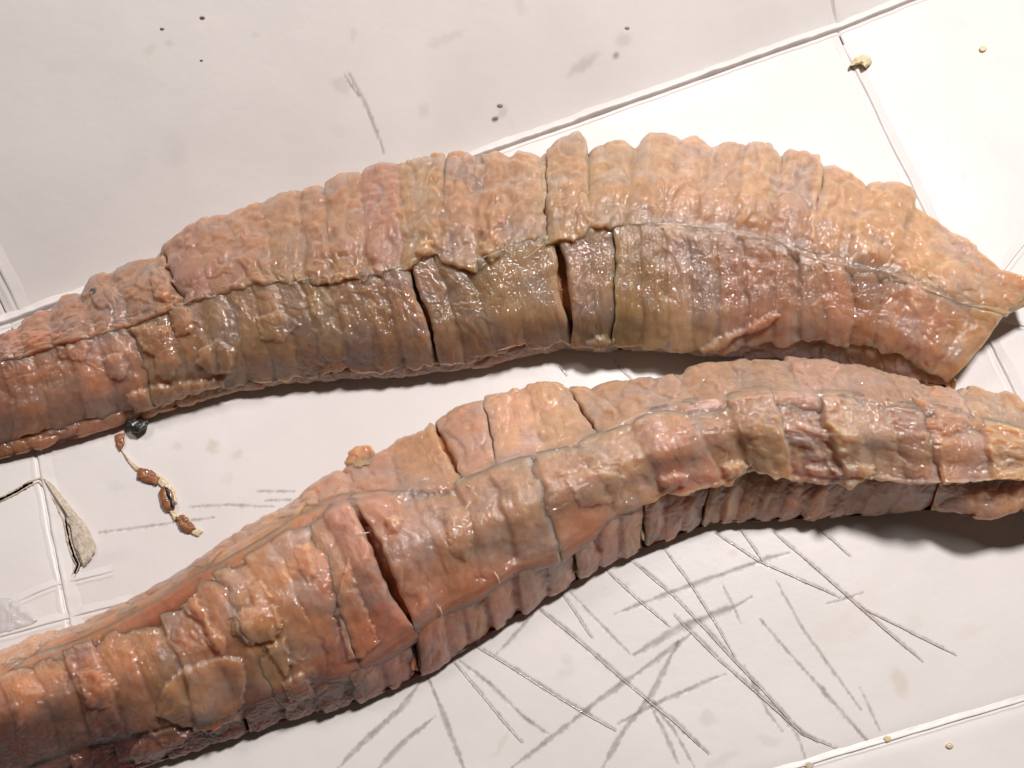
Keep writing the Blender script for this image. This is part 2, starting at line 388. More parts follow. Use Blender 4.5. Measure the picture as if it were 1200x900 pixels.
# knife scores: (points, half width px, burr) -- each a ragged furrow with its lifted lip
def ribbon(pts, hw, seed, mat, parent, name, zoff=.00016, ridge=.00012, shift=0.0, rag=.75, step=1.0):
    pts = np.asarray(pts, float)
    seg = np.r_[0, np.cumsum(np.hypot(*np.diff(pts, axis=0).T))]
    n = max(8, int(seg[-1] / step)); s = np.linspace(0, seg[-1], n)
    px = np.interp(s, seg, pts[:, 0]) + .9 * noise1(s / 25, seed); py = np.interp(s, seg, pts[:, 1]) + .9 * noise1(s / 25, seed + 3)
    tx, ty = np.gradient(px), np.gradient(py); l = np.hypot(tx, ty); nx, ny = -ty / l, tx / l
    tap = np.sqrt(np.clip(np.minimum(s, s[-1] - s) / (seg[-1] * .22), 0.02, 1))
    cols = []
    for j, e in enumerate((-1, -.45, 0, .45, 1)):
        r = hw * tap * e * (1 + (rag * 1.6 * noise1(s / 4.5, seed + 11 + (e > 0) * 7, 2) + .8 * rag * noise1(s / 20, seed + 31)) * (abs(e) > .9)) + shift
        X, Y = px + nx * r, py + ny * r
        P = unproject(X, Y, 0.0); P = unproject(X, Y, carton_z(P[..., 0], P[..., 1]))
        P[:, 2] += zoff + (-.00012 if abs(e) > .9 else ridge * (1 + .8 * noise1(s / 3, seed + 40 + j, 2)) * (1 if e else .2))
        cols.append(P)
    V = np.stack(cols, 1)
    return mesh_obj(name, V.reshape(-1, 3), gridq(n, 5), mat, parent)
for i, (p, w, burr) in enumerate(SCORES):
    if burr: ribbon(np.asarray(p)[:], .42, i * 1.7 + 60, M_BURR, carton, 'knife_score', zoff=.00014 + .000008 * i, ridge=.00007, shift=min(w * .35, .8) + .3, rag=.5)

# the tear: a raised fibrous lip on the right of the slit
def blob_sheet(outline, z0, thick, seed, mat, parent, name, jag=1.5, dome=.0006, curl=0.0, nr=9, tint=None, base=None, col=None):
    """an irregular piece with its own thickness, outline measured in photo points, lying at height z0(px,py)"""
    o = np.asarray(outline, float); o2 = np.vstack([o, o[:1]])
    seg = np.r_[0, np.cumsum(np.hypot(*np.diff(o2, axis=0).T))]
    n = max(24, int(seg[-1] / 1.6)); s = np.linspace(0, seg[-1], n, endpoint=False)
    ox = np.interp(s, seg, o2[:, 0]); oy = np.interp(s, seg, o2[:, 1])
    c = np.array([ox.mean(), oy.mean()])
    ang = s / seg[-1] * 2 * math.pi
    jn = jag * (1.3 * fbm(np.stack([np.cos(ang) * 3 + seed, np.sin(ang) * 3, ang * 0 + seed], -1), 3))
    dl = np.hypot(ox - c[0], oy - c[1]); k = 1 + jn / np.maximum(dl, 4)
    ox = c[0] + (ox - c[0]) * k; oy = c[1] + (oy - c[1]) * k
    rings = np.linspace(1, 0.04, nr)
    vt, vb = [], []
    for r in rings:
        X, Y = c[0] + (ox - c[0]) * r, c[1] + (oy - c[1]) * r
        base_z = z0(X, Y)
        e = np.sqrt(max(0., 1 - r ** 4))
        nz = fbm(np.stack([X / 9 + seed, Y / 9, X * 0 + seed], -1), 3)
        top = base_z + thick * (.35 + .65 * e) + dome * e * (.6 + 1.1 * nz) + curl * (X - c[0]) / 20
        vt.append(unproject(X, Y, top)); vb.append(unproject(X, Y, base_z - thick * .6 * e + curl * (X - c[0]) / 20))
    V = np.concatenate([np.concatenate(vt), np.concatenate(vb)])
    q = []; N = n
    idx = np.arange(n); nx_ = (idx + 1) % n
    for r in range(nr - 1):
        a = r * N; b = (r + 1) * N
        q.append(np.stack([a + idx, a + nx_, b + nx_, b + idx], -1))
        a += nr * N; b += nr * N
        q.append(np.stack([b + idx, b + nx_, a + nx_, a + idx], -1))
    q.append(np.stack([idx + nr * N, nx_ + nr * N, nx_, idx], -1))
    q = np.concatenate(q)
    tr = []
    for base_i, flip in (((nr - 1) * N, 0), ((2 * nr - 1) * N, 1)):
        t = np.stack([np.full(N - 2, base_i), base_i + idx[1:-1], base_i + idx[2:]], -1); tr.append(t[:, ::-1] if flip else t)
    at = None
    if col is not None:
        at = {'tint': np.broadcast_to(np.asarray(col), (len(V), 3)) * (1 + .15 * fbm(V * 500, 2))[:, None]}
    return mesh_obj(name, V, q, mat, parent, tris=np.concatenate(tr), attrs=at, closed=True)
def sheet_z(X, Y, lift=0.0):
    P = unproject(X, Y, 0.0); return carton_z(P[..., 0], P[..., 1]) + lift
for sg in (-1, 1):
    ribbon(TEAR, 1.0, 90 + sg, M_TORN, carton, 'torn_edge', zoff=.00030, ridge=.00025, shift=sg * 2.2, rag=.9)
blob_sheet([(50, 560), (60, 566), (72, 580), (88, 600), (100, 615), (112, 638), (108, 655), (98, 664), (93, 652), (86, 640), (82, 618), (74, 596), (62, 574)], lambda X, Y: sheet_z(X, Y, .0006), .0007, 2.2, M_TORN, carton, 'torn_lip', jag=3.0, dome=.0007)
blob_sheet([(-6, 699), (15, 702), (32, 712), (44, 727), (36, 734), (10, 742), (-6, 744)], lambda X, Y: sheet_z(X, Y, .0002), .0003, 4.1, M_FILM, carton, 'peeled_film', jag=1.5, dome=.0003)

# ------------------------------------------------------------------ fillets
def curve(pts, smooth=0):
    p = np.asarray(pts, float)
    def f(x):
        x = np.asarray(x, float)
        y = np.interp(x, p[:, 0], p[:, 1])
        # straight run-on past the ends
        s0 = (p[1, 1] - p[0, 1]) / (p[1, 0] - p[0, 0]); s1 = (p[-1, 1] - p[-2, 1]) / (p[-1, 0] - p[-2, 0])
        y = np.where(x < p[0, 0], p[0, 1] + s0 * (x - p[0, 0]), y)
        return np.where(x > p[-1, 0], p[-1, 1] + s1 * (x - p[-1, 0]), y)
    if not smooth: return f
    k = np.linspace(-smooth, smooth, 9); w = np.exp(-(k / smooth * 1.6) ** 2); w /= w.sum()
    return lambda x: sum(wi * f(np.asarray(x, float) + ki) for ki, wi in zip(k, w))
def zc(*pts): 
    f = curve(pts, 30); return lambda x: f(x) * MM
def catmull(nodes, pos, b):
    """nodes: K x ... x 3 arrays at parameters pos; evaluated at b (same trailing shape)"""
    K = len(pos); pos = np.asarray(pos, float)
    i = np.clip(np.searchsorted(pos, b, side='right') - 1, 0, K - 2)
    nd_ = np.stack(nodes, 0)
    def pick(j):
        j = np.clip(j, 0, K - 1); return np.take_along_axis(nd_, j[None, ..., None], 0)[0]
    p0, p1, p2, p3 = pick(i - 1), pick(i), pick(i + 1), pick(i + 2)
    t1, t2 = pos[i], pos[np.clip(i + 1, 0, K - 1)]
    t0 = np.where(i > 0, pos[np.clip(i - 1, 0, K - 1)], t1 - (t2 - t1)); t3 = np.where(i + 2 < K, pos[np.clip(i + 2, 0, K - 1)], t2 + (t2 - t1))
    p0 = np.where((i > 0)[..., None], p0, 2 * p1 - p2); p3 = np.where((i + 2 < K)[..., None], p3, 2 * p2 - p1)
    h = (t2 - t1); t = ((b - t1) / h)[..., None]; h = h[..., None]
    m1 = (p2 - p0) / (t2 - t0)[..., None] * h; m2 = (p3 - p1) / (t3 - t1)[..., None] * h
    t2_, t3_ = t * t, t * t * t
    return (2 * t3_ - 3 * t2_ + 1) * p1 + (t3_ - 2 * t2_ + t) * m1 + (-2 * t3_ + 3 * t2_) * p2 + (t3_ - t2_) * m2

class Fillet:
    def __init__(s, root, rows, tints, gain):
        s.root = root; s.rows = rows
        s.tp = np.array([t[:2] for t in tints], float); s.tc = srgb(np.clip(np.array([t[2] for t in tints], float) * np.array(gain), 0, 235))
        s.cloud = []; s.cloudn = []; s.flakes = []
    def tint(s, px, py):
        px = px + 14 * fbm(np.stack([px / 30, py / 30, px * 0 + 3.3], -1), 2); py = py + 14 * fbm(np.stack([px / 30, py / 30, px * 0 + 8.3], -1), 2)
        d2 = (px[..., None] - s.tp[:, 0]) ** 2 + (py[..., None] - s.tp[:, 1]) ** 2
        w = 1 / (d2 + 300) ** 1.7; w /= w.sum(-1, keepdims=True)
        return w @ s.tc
    def surf(s, row, xt, xb, b):
        """point of the row's smooth surface: xt,xb positions on its upper and lower bounding lines, b across"""
        yT, yB = row['T'](xt), row['B'](xb)
        nodes, pos = [], []
        for (f, z) in row['nodes']:
            X = xt + (xb - xt) * f; Y = yT + (yB - yT) * f
            nodes.append(unproject(X, Y, z(X))); pos.append(f)
        if row.get('far'):          # the hidden side, down to the board
            p = nodes[0]; yd = row['far']
            for (fz, dy, q) in ((.55, .0005, -.18), (.0, -yd, -.40)):
                kz = row.get('tip', lambda x: 0 * x)(xt) * .7
                n = p.copy(); n[..., 2] = p[..., 2] * (fz + (1 - fz) * kz) + .0006 * (fz == 0); n[..., 1] += dy
                nodes.insert(0, n); pos.insert(0, q)
        if row.get('near'):         # tucked in under the near edge
            p = nodes[-1]; n = p.copy(); n[..., 2] = np.maximum(p[..., 2] * .6 - .0005, .0004); n[..., 1] += row['near']
            nodes.append(n); pos.append(1.25)
        lo, hi = pos[0], pos[-1]
        return catmull(nodes, pos, np.clip(b, lo, hi))
    def build_row(s, row):
        """one lengthwise row of flesh: pieces end at open cuts, faint cuts inside a piece are folds of its surface"""
        cuts = [tuple(c) + (0, 0)[:4 - len(c)] if len(c) < 4 else c for c in row['cuts']]
        K = len(cuts) - 1
        lo = -.40 if row.get('far') else 0.0
        hi = 1.25 if row.get('near') else 1.0
        r = np.random.RandomState(row['seed'])
        soft = row.get('soft', (.2, .7))
        stren = np.array([c[3] if c[3] else (1.0 if c[2] else r.uniform(*soft)) for c in cuts])
        Ab = r.uniform(*row.get('bulge', (.0003, .0010)), K); Sb = r.uniform(*row.get('saw', (-.0007, .0004)), K); Ob = r.normal(0, row.get('offs', .0004), K)
        Vb = r.normal(0, 1, K); Hb = r.normal(0, 1, (K, 3)); Eb = r.uniform(-.5, .5, K)
        groups = []; cur = [0]
        for k in range(1, K):
            if cuts[k][2]: groups.append(cur); cur = [k]
            else: cur.append(k)
        groups.append(cur)
        nb = row['nb']; lenpx = row['len']
        for gi, ks in enumerate(groups):
            kk, al, ww = [], [], []
            for k in ks:
                wpx = .5 * (cuts[k + 1][0] - cuts[k][0] + cuts[k + 1][1] - cuts[k][1])
                n = int(np.clip(wpx / row.get('res', 1.05), 8, 110)); a = np.linspace(0, 1, n, endpoint=(k == ks[-1]))
                kk += [k] * n; al += list(a); ww += [wpx] * n
            kk, al, ww = np.array(kk), np.array(al), np.array(ww); na = len(kk)
            s_px = np.cumsum(ww / np.array([np.sum(kk == k) for k in kk]))         # running length in px
            b1d = np.linspace(0, 1, nb)
            k2 = np.repeat(kk[:, None], nb, 1); a2 = np.repeat(al[:, None], nb, 1); w2 = np.repeat(ww[:, None], nb, 1); b2 = np.repeat(b1d[None], na, 0)
            X0 = np.repeat(s_px[:, None], nb, 1); sd = row['seed'] * 31 + gi
            def smooth1(v, px):
                kx = np.arange(-px * 2, px * 2 + 1); g = np.exp(-(kx / px) ** 2); g /= g.sum()
                p = np.pad(v, px * 2, mode='edge'); return np.convolve(p, g, 'valid')
            ov = row.get('over', 0)
            e1 = smooth1(Eb[kk], 2)[:, None]
            OX = row['ovx'](cuts[ks[0]][1] + X0) if 'ovx' in row else 1.0
            endb = hi + (ov * OX * (1 + row.get('ragged', .8) * (1.6 * noise1(X0 / 24, sd, 3) * (1 + noise1(X0 / 60, sd + 3)) + e1)) if ov else 0)
            Bv = lo + (endb - lo) * b2
            bx = np.clip(Bv, -.3, 1.2); sn = np.sin(np.clip(Bv, 0, 1) * math.pi) ** .8
            xt = np.zeros_like(Bv); xb = np.zeros_like(Bv)
            bow = row.get('bow', 0) * (4 * np.clip(Bv, 0, 1) * (1 - np.clip(Bv, 0, 1)))
            for k in ks:
                m = kk == k
                def edge(i, side):
                    w = row.get('wob', 4.0) * noise1(bx[m] * row.get('wobf', 5), row['seed'] * 13 + i * 1.0, 3) * (0 if i in (0, K) else 1) + bow[m]
                    g = cuts[i][2]; gp = side * ((.12 * (g > .04) + g * sn[m]) if (g or i in (0, K)) else 0)
                    return cuts[i][0] + w + gp, cuts[i][1] + w + gp
                lt, lb = edge(k, 1); rt, rb = edge(k + 1, -1)
                xt[m] = lt + (rt - lt) * a2[m]; xb[m] = lb + (rb - lb) * a2[m]
            P = s.surfx(row, xt, xb, Bv)
            Ta = np.gradient(P, axis=0); Tb = np.gradient(P, axis=1)
            N = np.cross(Tb, Ta); N /= np.linalg.norm(N, axis=-1, keepdims=True) + 1e-12
            # folds at the faint cuts, rolled edges at the open ones
            fade = .08 + .92 * sstep(-.2, .3, fbm(np.stack([X0 / 22, Bv * lenpx / 22, X0 * 0 + sd], -1), 2))
            dl_, dr_ = a2 * w2, (1 - a2) * w2
            def fold(d, wd): return np.exp(-np.abs(d) / wd)
            fw = row.get('foldw', 3.2)
            sl, sr = stren[k2], stren[k2 + 1]
            foldd = np.maximum(fold(dl_, fw) * sl, fold(dr_, fw) * sr) * fade
            disp = -foldd * row.get('fold', .0007)
            ea = np.minimum(np.where(k2 == ks[0], dl_, 99), np.where(k2 == ks[-1], dr_, 99)); es = row.get('round', 5.0)
            disp = disp - (1 - np.sqrt(np.clip(1 - (1 - np.clip(ea / es, 0, 1)) ** 2, 0, 1))) * row.get('rolld', .0011) * np.where(a2 < .5, np.clip(.12 + .45 * cuts[ks[0]][2], 0, 1), np.clip(.12 + .45 * cuts[ks[-1] + 1][2], 0, 1))
            eb = np.minimum(b2 * lenpx if not row.get('far') else 99, (1 - b2) * lenpx)
            disp = disp - (1 - np.sqrt(np.clip(1 - (1 - np.clip(eb / 5.0, 0, 1)) ** 2, 0, 1))) * row.get('rollb', .0010) * (.4 + .6 * sstep(-.2, .3, fbm(np.stack([X0 / 40, X0 * 0, X0 * 0 + sd + 2], -1), 2)))
            disp = disp + Ab[k2] * (1 - np.abs(2 * a2 - 1) ** 2.2)
            so = smooth1(Ob[kk], 2) + smooth1(Sb[kk] * (al - .5) * 2, 2); disp = disp + so[:, None] * (.5 + .5 * fade)
            q = P + sd * .013
            lump = row.get('lump', 1.0) * .6
            fib = np.stack([X0 / 8.0, Bv * lenpx / 40.0, X0 * 0 + sd * .7], -1)
            disp = disp + row.get('big', 0) * fbm(q * 62 + 1.7, 2) + lump * (.00085 * fbm(q * 130, 2) + .00026 * fbm(q * 330, 2)) + lump * .00006 * perlin(q * 900) + row.get('fib', 1) * .00022 * fbm(fib, 3)
            cw = row.get('cellw', 26.0); ch = row.get('cellh', 44.0)
            wq = np.stack([X0 / 30, Bv * lenpx / 30, X0 * 0 + sd * .3], -1)
            wx_, wy_ = X0 / cw + .55 * fbm(wq, 3), Bv * lenpx / ch + .55 * fbm(wq + 7.7, 3)
            f1, f2, cid = worley(wx_ + sd * 3.7, wy_, int(sd))
            lobe = sstep(-.08, row.get('cellsoft', .42), f2 - f1)
            disp = disp + row.get('lobe', .0006) * (lobe - .6) * (.35 + .65 * cid) + row.get('lobe', .0006) * .7 * (cid - .5) * lobe
            bil = perlin(q * 200) + .45 * perlin(q * 420 + 3.3); bil = np.sign(bil) * np.abs(bil) ** .75; disp = disp + row.get('crumb', .00035) * .55 * bil * sstep(-.25, .2, fbm(q * 60 + 11, 2))
            # flaky steps: muscle sheets breaking off in scales
            stp = fbm(np.stack([X0 / 34.0, Bv * lenpx / 38.0, X0 * 0 + sd], -1), 3) * 2.2
            fr = stp - np.floor(stp); gate = sstep(-.1, .3, fbm(np.stack([X0 / 60.0, Bv * lenpx / 60.0, X0 * 0 + sd + 4.4], -1), 2))
            disp = disp + row.get('step', .0005) * (sstep(0, .3, fr) - fr) * gate
            LX = row['liftx'](xb) if 'liftx' in row else 1.0
            if ov: disp = disp + LX * row.get('lift', .0007) * (.35 + 1.6 * noise1(X0 / 55, sd + 8, 2)) * sstep(.75, 1.0, Bv) + OX * row.get('curl', 0) * sstep(1.0, 1 + ov, Bv) * (1 + noise1(X0 / 20, sd + 5))
            wt, wb = row.get('weld_top'), row.get('weld_bot'); wd = 0
            if wt: wd = wt(xt) * sstep(13, 1.5, b2 * lenpx)
            if wb: wd = np.maximum(wd, wb(xb) * sstep(13, 1.5, (1 - b2) * lenpx))
            disp = disp * (1 - wd)
            px0, py0 = project(P + N * disp[..., None]); fk = np.zeros_like(px0); fc = np.zeros(px0.shape + (3,))
            jx = 4.2 * fbm(np.stack([px0 / 7, py0 / 7, px0 * 0 + 1.1], -1), 3); jy = 4.2 * fbm(np.stack([px0 / 7, py0 / 7, px0 * 0 + 6.1], -1), 3)
            for o_, c_, th_ in s.flakes:
                o_ = np.asarray(o_, float)
                if o_[:, 0].max() < px0.min() - 6 or o_[:, 0].min() > px0.max() + 6 or o_[:, 1].max() < py0.min() - 6 or o_[:, 1].min() > py0.max() + 6: continue
                d_ = seg_dist(px0 + jx, py0 + jy, np.vstack([o_, o_[:1]])); ins = np.zeros(px0.shape, bool); X_, Y_ = px0 + jx, py0 + jy
                for e0, e1 in zip(o_, np.roll(o_, -1, 0)):
                    ins ^= ((e0[1] > Y_) != (e1[1] > Y_)) & (X_ < (e1[0] - e0[0]) * (Y_ - e0[1]) / (e1[1] - e0[1] + 1e-9) + e0[0])
                sd_ = np.where(ins, d_, -d_); k_ = sstep(-1.0, 2.5, sd_) * (.72 + .28 * sstep(0, 9, sd_)) * (.85 + .5 * fbm(np.stack([px0 / 26, py0 / 26, px0 * 0 + 3.], -1), 2)); m_ = k_ > fk
                disp = disp + np.where(m_, (k_ - fk) * th_ * 1.6, 0) ; fk = np.maximum(fk, k_); fc = np.where((k_ > .02)[..., None] & m_[..., None], srgb(c_), fc)
            P2 = P + N * disp[..., None]
            P2[..., 2] = np.maximum(P2[..., 2], .00035)
            px, py = project(P2)
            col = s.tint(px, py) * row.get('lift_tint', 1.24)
            gy = .34 + .34 * sstep(-.15, .45, fbm(q * 95 + 21, 3))[..., None]; lum_ = (col * np.array([.3, .55, .15])).sum(-1, keepdims=True)
            col = col * (1 - gy) + lum_ * np.array([1.21, .965, .88]) * gy
            col = col * (1 + .05 * fk[..., None]) * (1 - .14 * fk[..., None]) + fc * .14 * fk[..., None]
            v = 1 + .05 * smooth1(Vb[kk], 3)[:, None] * row.get('var', 1)
            hue = 1 + np.stack([smooth1(Hb[kk, 0], 3) * 0, smooth1(Hb[kk, 1], 3) * .02, smooth1(Hb[kk, 2], 3) * .04], -1)[:, None]
            milk = .16 * sstep(.05, .5, fbm(q * 210 + 5, 3)) + row.get('milk', 0) * sstep(.16, .0, np.abs(Bv - .02)) * sstep(-.2, .4, fbm(q * 260, 2))
            milk = milk + row.get('edge_milk', .10) * (1 - sstep(.0, .12, f2 - f1)) * sstep(0, .3, fbm(q * 300 + 9, 2)) + .10 * (cid - .5) * lobe
            milk = np.clip(milk, 0, .7)
            milk = milk + .22 * sstep(.38, .55, fbm(np.stack([X0 / 5.0, Bv * lenpx / 26.0, X0 * 0 + sd], -1), 3)) * row.get('streak', .5)
            col = col * v[..., None] * hue; col = col * (1 - milk[..., None]) + (col * .35 + srgb((196, 170, 146)) * .65) * milk[..., None]
            bl = sstep(.2, .6, fbm(q * 120 + 30, 3))[..., None] * .16
            col = col * (1 - bl) + col * np.array([1.0, .74, .68]) * bl
            # close the piece: walls going down into the fillet, then a floor
            rim = np.concatenate([np.arange(na) * nb, (na - 1) * nb + np.arange(1, nb), (np.arange(na - 2, -1, -1)) * nb + nb - 1, np.arange(nb - 2, 0, -1)])
            Pf, Nf = P2.reshape(-1, 3), N.reshape(-1, 3)
            dep = row.get('depth', .006)
            inn = np.zeros((na, nb)); 
            rP, rN = Pf[rim], Nf[rim]; ri_a, ri_b = rim // nb, rim % nb
            # inward direction of every rim point, along the surface
            da = np.where(ri_a == 0, 1., np.where(ri_a == na - 1, -1., 0.)); db = np.where(ri_b == 0, 1., np.where(ri_b == nb - 1, -1., 0.))
            ta = Ta.reshape(-1, 3)[rim]; tb = Tb.reshape(-1, 3)[rim]
            ta = ta / (np.linalg.norm(ta, axis=1, keepdims=True) + 1e-9); tb = tb / (np.linalg.norm(tb, axis=1, keepdims=True) + 1e-9)
            inw = ta * da[:, None] + tb * db[:, None]
            # where a side is grown together with its neighbour the wall slopes away under that neighbour
            wr = (wd * np.ones_like(b2)).reshape(-1)[rim]
            wr = np.where((ri_a == 0) & (cuts[ks[0]][2] < .1) & (ks[0] > 0), 1.0, wr); wr = np.where((ri_a == na - 1) & (cuts[ks[-1] + 1][2] < .1) & (ks[-1] < K - 1), 1.0, wr)
            wr = wr * row.get('grow', 1.0)
            if ov: wr = np.where((ri_a == 0) | (ri_a == na - 1), wr * sstep(.92, .70, Bv.reshape(-1)[rim]), wr)
            dep = dep * (1 - .86 * row['tip'](xt.reshape(-1)[rim])) * np.ones(len(rim)) if 'tip' in row else dep * np.ones(len(rim))
            ring = []
            for fr0, frw, ow, sh in ((.25, .065, .28, .00012), (.6, .32, .62, .0004), (1.0, 1.0, .95, .0010)):
                fr_ = fr0 + (frw - fr0) * wr
                rr = rP - rN * (dep * fr_)[:, None] + inw * ((1 - wr) * sh - wr * dep * ow)[:, None]
                rr = rr + inw * ((1 - wr) * .0003 * fbm(rr * 500 + sd, 2))[:, None]
                rr[:, 2] = np.maximum(rr[:, 2], .0006 + .0002 * fr0); ring.append(rr)
            nv = na * nb; m = len(rim)
            cols_c = np.clip(np.arange(na), 1, na - 2)
            V = [Pf, rP] + ring
            # floor: a coarse sheet under the whole piece
            fl_b = np.linspace(0, nb - 1, 8).astype(int)
            V = np.concatenate(V)
            quads = [gridq(na, nb)[:, ::-1]]
            i2 = np.arange(m); prev = nv + i2
            for t in range(3):
                cur = nv + (t + 1) * m + i2
                quads.append(np.stack([np.roll(prev, -1), np.roll(cur, -1), cur, prev], -1)); prev = cur
            # floor strips between the two long sides
            top_i = np.arange(na); bot_i = (na - 1) + (nb - 1) + np.arange(na)[::-1]
            base = nv + 3 * m
            u_, d_ = base + top_i, base + bot_i
            quads.append(np.stack([u_[:-1], u_[1:], d_[1:], d_[:-1]], -1))
            colr = col.reshape(-1, 3)
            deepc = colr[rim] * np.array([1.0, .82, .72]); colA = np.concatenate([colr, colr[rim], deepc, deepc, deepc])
            # the two short sides of the floor meet the end walls' own columns
            ends = []
            e1_ = base + np.concatenate([(na - 1) + np.arange(0, nb)]); 
            e0_ = base + np.concatenate([[0], m - np.arange(1, nb - 1), [2 * na + nb - 3]])
            tris = []
            for e, flip in ((e1_, 0), (e0_, 1)):
                t = np.stack([np.full(len(e) - 2, e[0]), e[1:-1], e[2:]], -1); tris.append(t if flip else t[:, ::-1])
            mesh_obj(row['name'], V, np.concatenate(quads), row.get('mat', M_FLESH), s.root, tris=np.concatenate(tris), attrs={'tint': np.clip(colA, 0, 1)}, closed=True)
            st = 3
            s.cloud.append(np.stack([px[::st, ::st].ravel(), py[::st, ::st].ravel()], 1)); s.cloudn.append(P2[::st, ::st].reshape(-1, 3))
    def surfx(s, row, xt, xb, b):
        over = np.clip(b - 1.0, 0, None) if not row.get('near') else 0 * b
        P = s.surf(row, xt, xb, np.minimum(b, 1.0) if not row.get('near') else b)
        if np.any(over > 0):        # run-on beyond the lower line, carried straight on
            e = .03; D = (s.surf(row, xt, xb, np.ones_like(b)) - s.surf(row, xt, xb, np.ones_like(b) - e)) / e
            P = P + D * over[..., None]
        return P
    def core(s, inset):
        xsamp = np.linspace(s.xr[0], s.xr[1], 150); rings = []
        for row in s.rows:
            lo = -.40 if row.get('far') else 0.0; hi = 1.25 if row.get('near') else 1.0
            b = np.linspace(lo, hi, 26)
            X, Bb = np.meshgrid(xsamp, b, indexing='ij')
            cut = np.array([c[:2] for c in row['cuts']]); 
            xt = X; xb = X
            rings.append(s.surf(row, xt, xb, Bb))
        R = np.concatenate(rings, 1)
        c = R.mean(1, keepdims=True); c[..., 2] *= .8
        d = R - c; l = np.linalg.norm(d, axis=-1, keepdims=True)
        R = c + d * np.maximum(l - inset, l * .35) / l
        R[..., 2] = np.maximum(R[..., 2], .0011)
        n, m = R.shape[:2]; V = R.reshape(-1, 3)
        px, py = project(V)
        i = np.arange(n * m).reshape(n, m); ii = np.concatenate([i, i[:, :1]], 1)
        q = np.stack([ii[:-1, :-1], ii[:-1, 1:], ii[1:, 1:], ii[1:, :-1]], -1).reshape(-1, 4)
        V = np.concatenate([V, R[0].mean(0)[None], R[-1].mean(0)[None]])
        tr = np.concatenate([np.stack([ii[0, :-1], ii[0, 1:], np.full(m, n * m)], -1)[:, ::-1], np.stack([ii[-1, :-1], ii[-1, 1:], np.full(m, n * m + 1)], -1)])
        col = s.tint(px, py) * np.array([.92, .70, .58]); col = np.concatenate([col, col[-2:]])
        mesh_obj('inner_flesh', V, q, M_CORE, s.root, tris=tr, attrs={'tint': col}, closed=True)
    def skin(s, T, B, rgb, dy, out=2.0):
        """the skin the cuts stop at: a thin sheet lying on the board"""
        x = np.linspace(s.xr[0], s.xr[1], 500); nb = 14
        yN = B(x) + out + 1.6 * noise1(x / 14, 5 + rgb[0]); pn = unproject(x, yN, s.zskin(x) + .0004)
        pf = unproject(x, T(x), .004); pf[:, 1] -= dy
        t = np.linspace(0, 1, nb)[None, :, None]
        P = pn[:, None] * (1 - t) + pf[:, None] * t
        P[..., 2] = (s.zskin(x)[:, None] + .0009) * (1 - t[..., 0]) ** 2 + .0006 + .0003 * fbm(P * 400, 2)
        P[:, 0, 2] -= .0004
        P2 = P.copy(); P2[..., 2] = np.maximum(P[..., 2] - .0007, .00015)
        V = np.concatenate([P.reshape(-1, 3), P2.reshape(-1, 3)]); n = len(x)
        q = [gridq(n, nb), gridq(n, nb, n * nb)[:, ::-1]]
        rim = np.concatenate([np.arange(n) * nb, (n - 1) * nb + np.arange(1, nb), (np.arange(n - 2, -1, -1)) * nb + nb - 1, np.arange(nb - 2, 0, -1)])
        q.append(np.stack([rim, np.roll(rim, -1), np.roll(rim, -1) + n * nb, rim + n * nb], -1))
        col = np.broadcast_to(srgb(rgb), V.shape) * (1 + .5 * fbm(V * 300, 3))[:, None]
        mesh_obj('skin', V, np.concatenate(q), M_SKIN, s.root, closed=True, attrs={'tint': np.clip(col, 0, 1)})
    def finish(s):
        s.cp = np.concatenate(s.cloud); s.cn = np.concatenate(s.cloudn)
    def top(s, X, Y):
        """height of the flesh under a photo point"""
        X, Y = np.asarray(X, float).ravel(), np.asarray(Y, float).ravel(); out = np.zeros(len(X))
        for i, (x, y) in enumerate(zip(X, Y)):
            d = (s.cp[:, 0] - x) ** 2 + (s.cp[:, 1] - y) ** 2
            j = np.argpartition(d, 12)[:12]; out[i] = np.max(s.cn[j, 2]) if d[j].min() < 400 else .004
        return out
    def local_top(s, X, Y):
        sh = np.shape(X); X, Y = np.ravel(X), np.ravel(Y); out = np.zeros(len(X))
        c = np.array([X.mean(), Y.mean()]); rad = np.hypot(X - c[0], Y - c[1]).max() + 25
        m = np.hypot(s.cp[:, 0] - c[0], s.cp[:, 1] - c[1]) < rad; cp, cz = s.cp[m], s.cn[m, 2]
        for i in range(len(X)):
            d = (cp[:, 0] - X[i]) ** 2 + (cp[:, 1] - Y[i]) ** 2; j = np.argpartition(d, 14)[:14]
            z = cz[j]; w = np.exp(-d[j] / 30) * (z > z.max() - .005) + 1e-9; out[i] = (z * w).sum() / w.sum()
        return out.reshape(sh)
    def flake(s, outline, rgb, seed, lift=.0, thick=.0012, jag=2.5, name='flesh_flake', own=.5, nr=11, **kw):
        """a soft torn flake lying on the flesh, following it, with rounded lobed rim"""
        o = np.asarray(outline, float)
        for _ in range(2):
            n_ = np.roll(o, -1, 0); o = np.stack([o * .78 + n_ * .22, o * .22 + n_ * .78], 1).reshape(-1, 2)
        o2 = np.vstack([o, o[:1]]); seg = np.r_[0, np.cumsum(np.hypot(*np.diff(o2, axis=0).T))]
        n = max(28, int(seg[-1] / 1.5)); t = np.linspace(0, seg[-1], n, endpoint=False)
        ox = np.interp(t, seg, o2[:, 0]); oy = np.interp(t, seg, o2[:, 1]); c = np.array([ox.mean(), oy.mean()])
        wv = np.stack([ox / 9 + seed, oy / 9, ox * 0 + seed], -1); ox = ox + jag * 1.6 * fbm(wv, 3); oy = oy + jag * 1.6 * fbm(wv + 5.5, 3)
        rr = np.concatenate([np.sin(np.linspace(math.pi / 2, 0.03, nr))])
        T_, B_ = [], []
        zc_ = None
        Xs = np.stack([c[0] + (ox - c[0]) * r for r in rr]); Ys = np.stack([c[1] + (oy - c[1]) * r for r in rr])
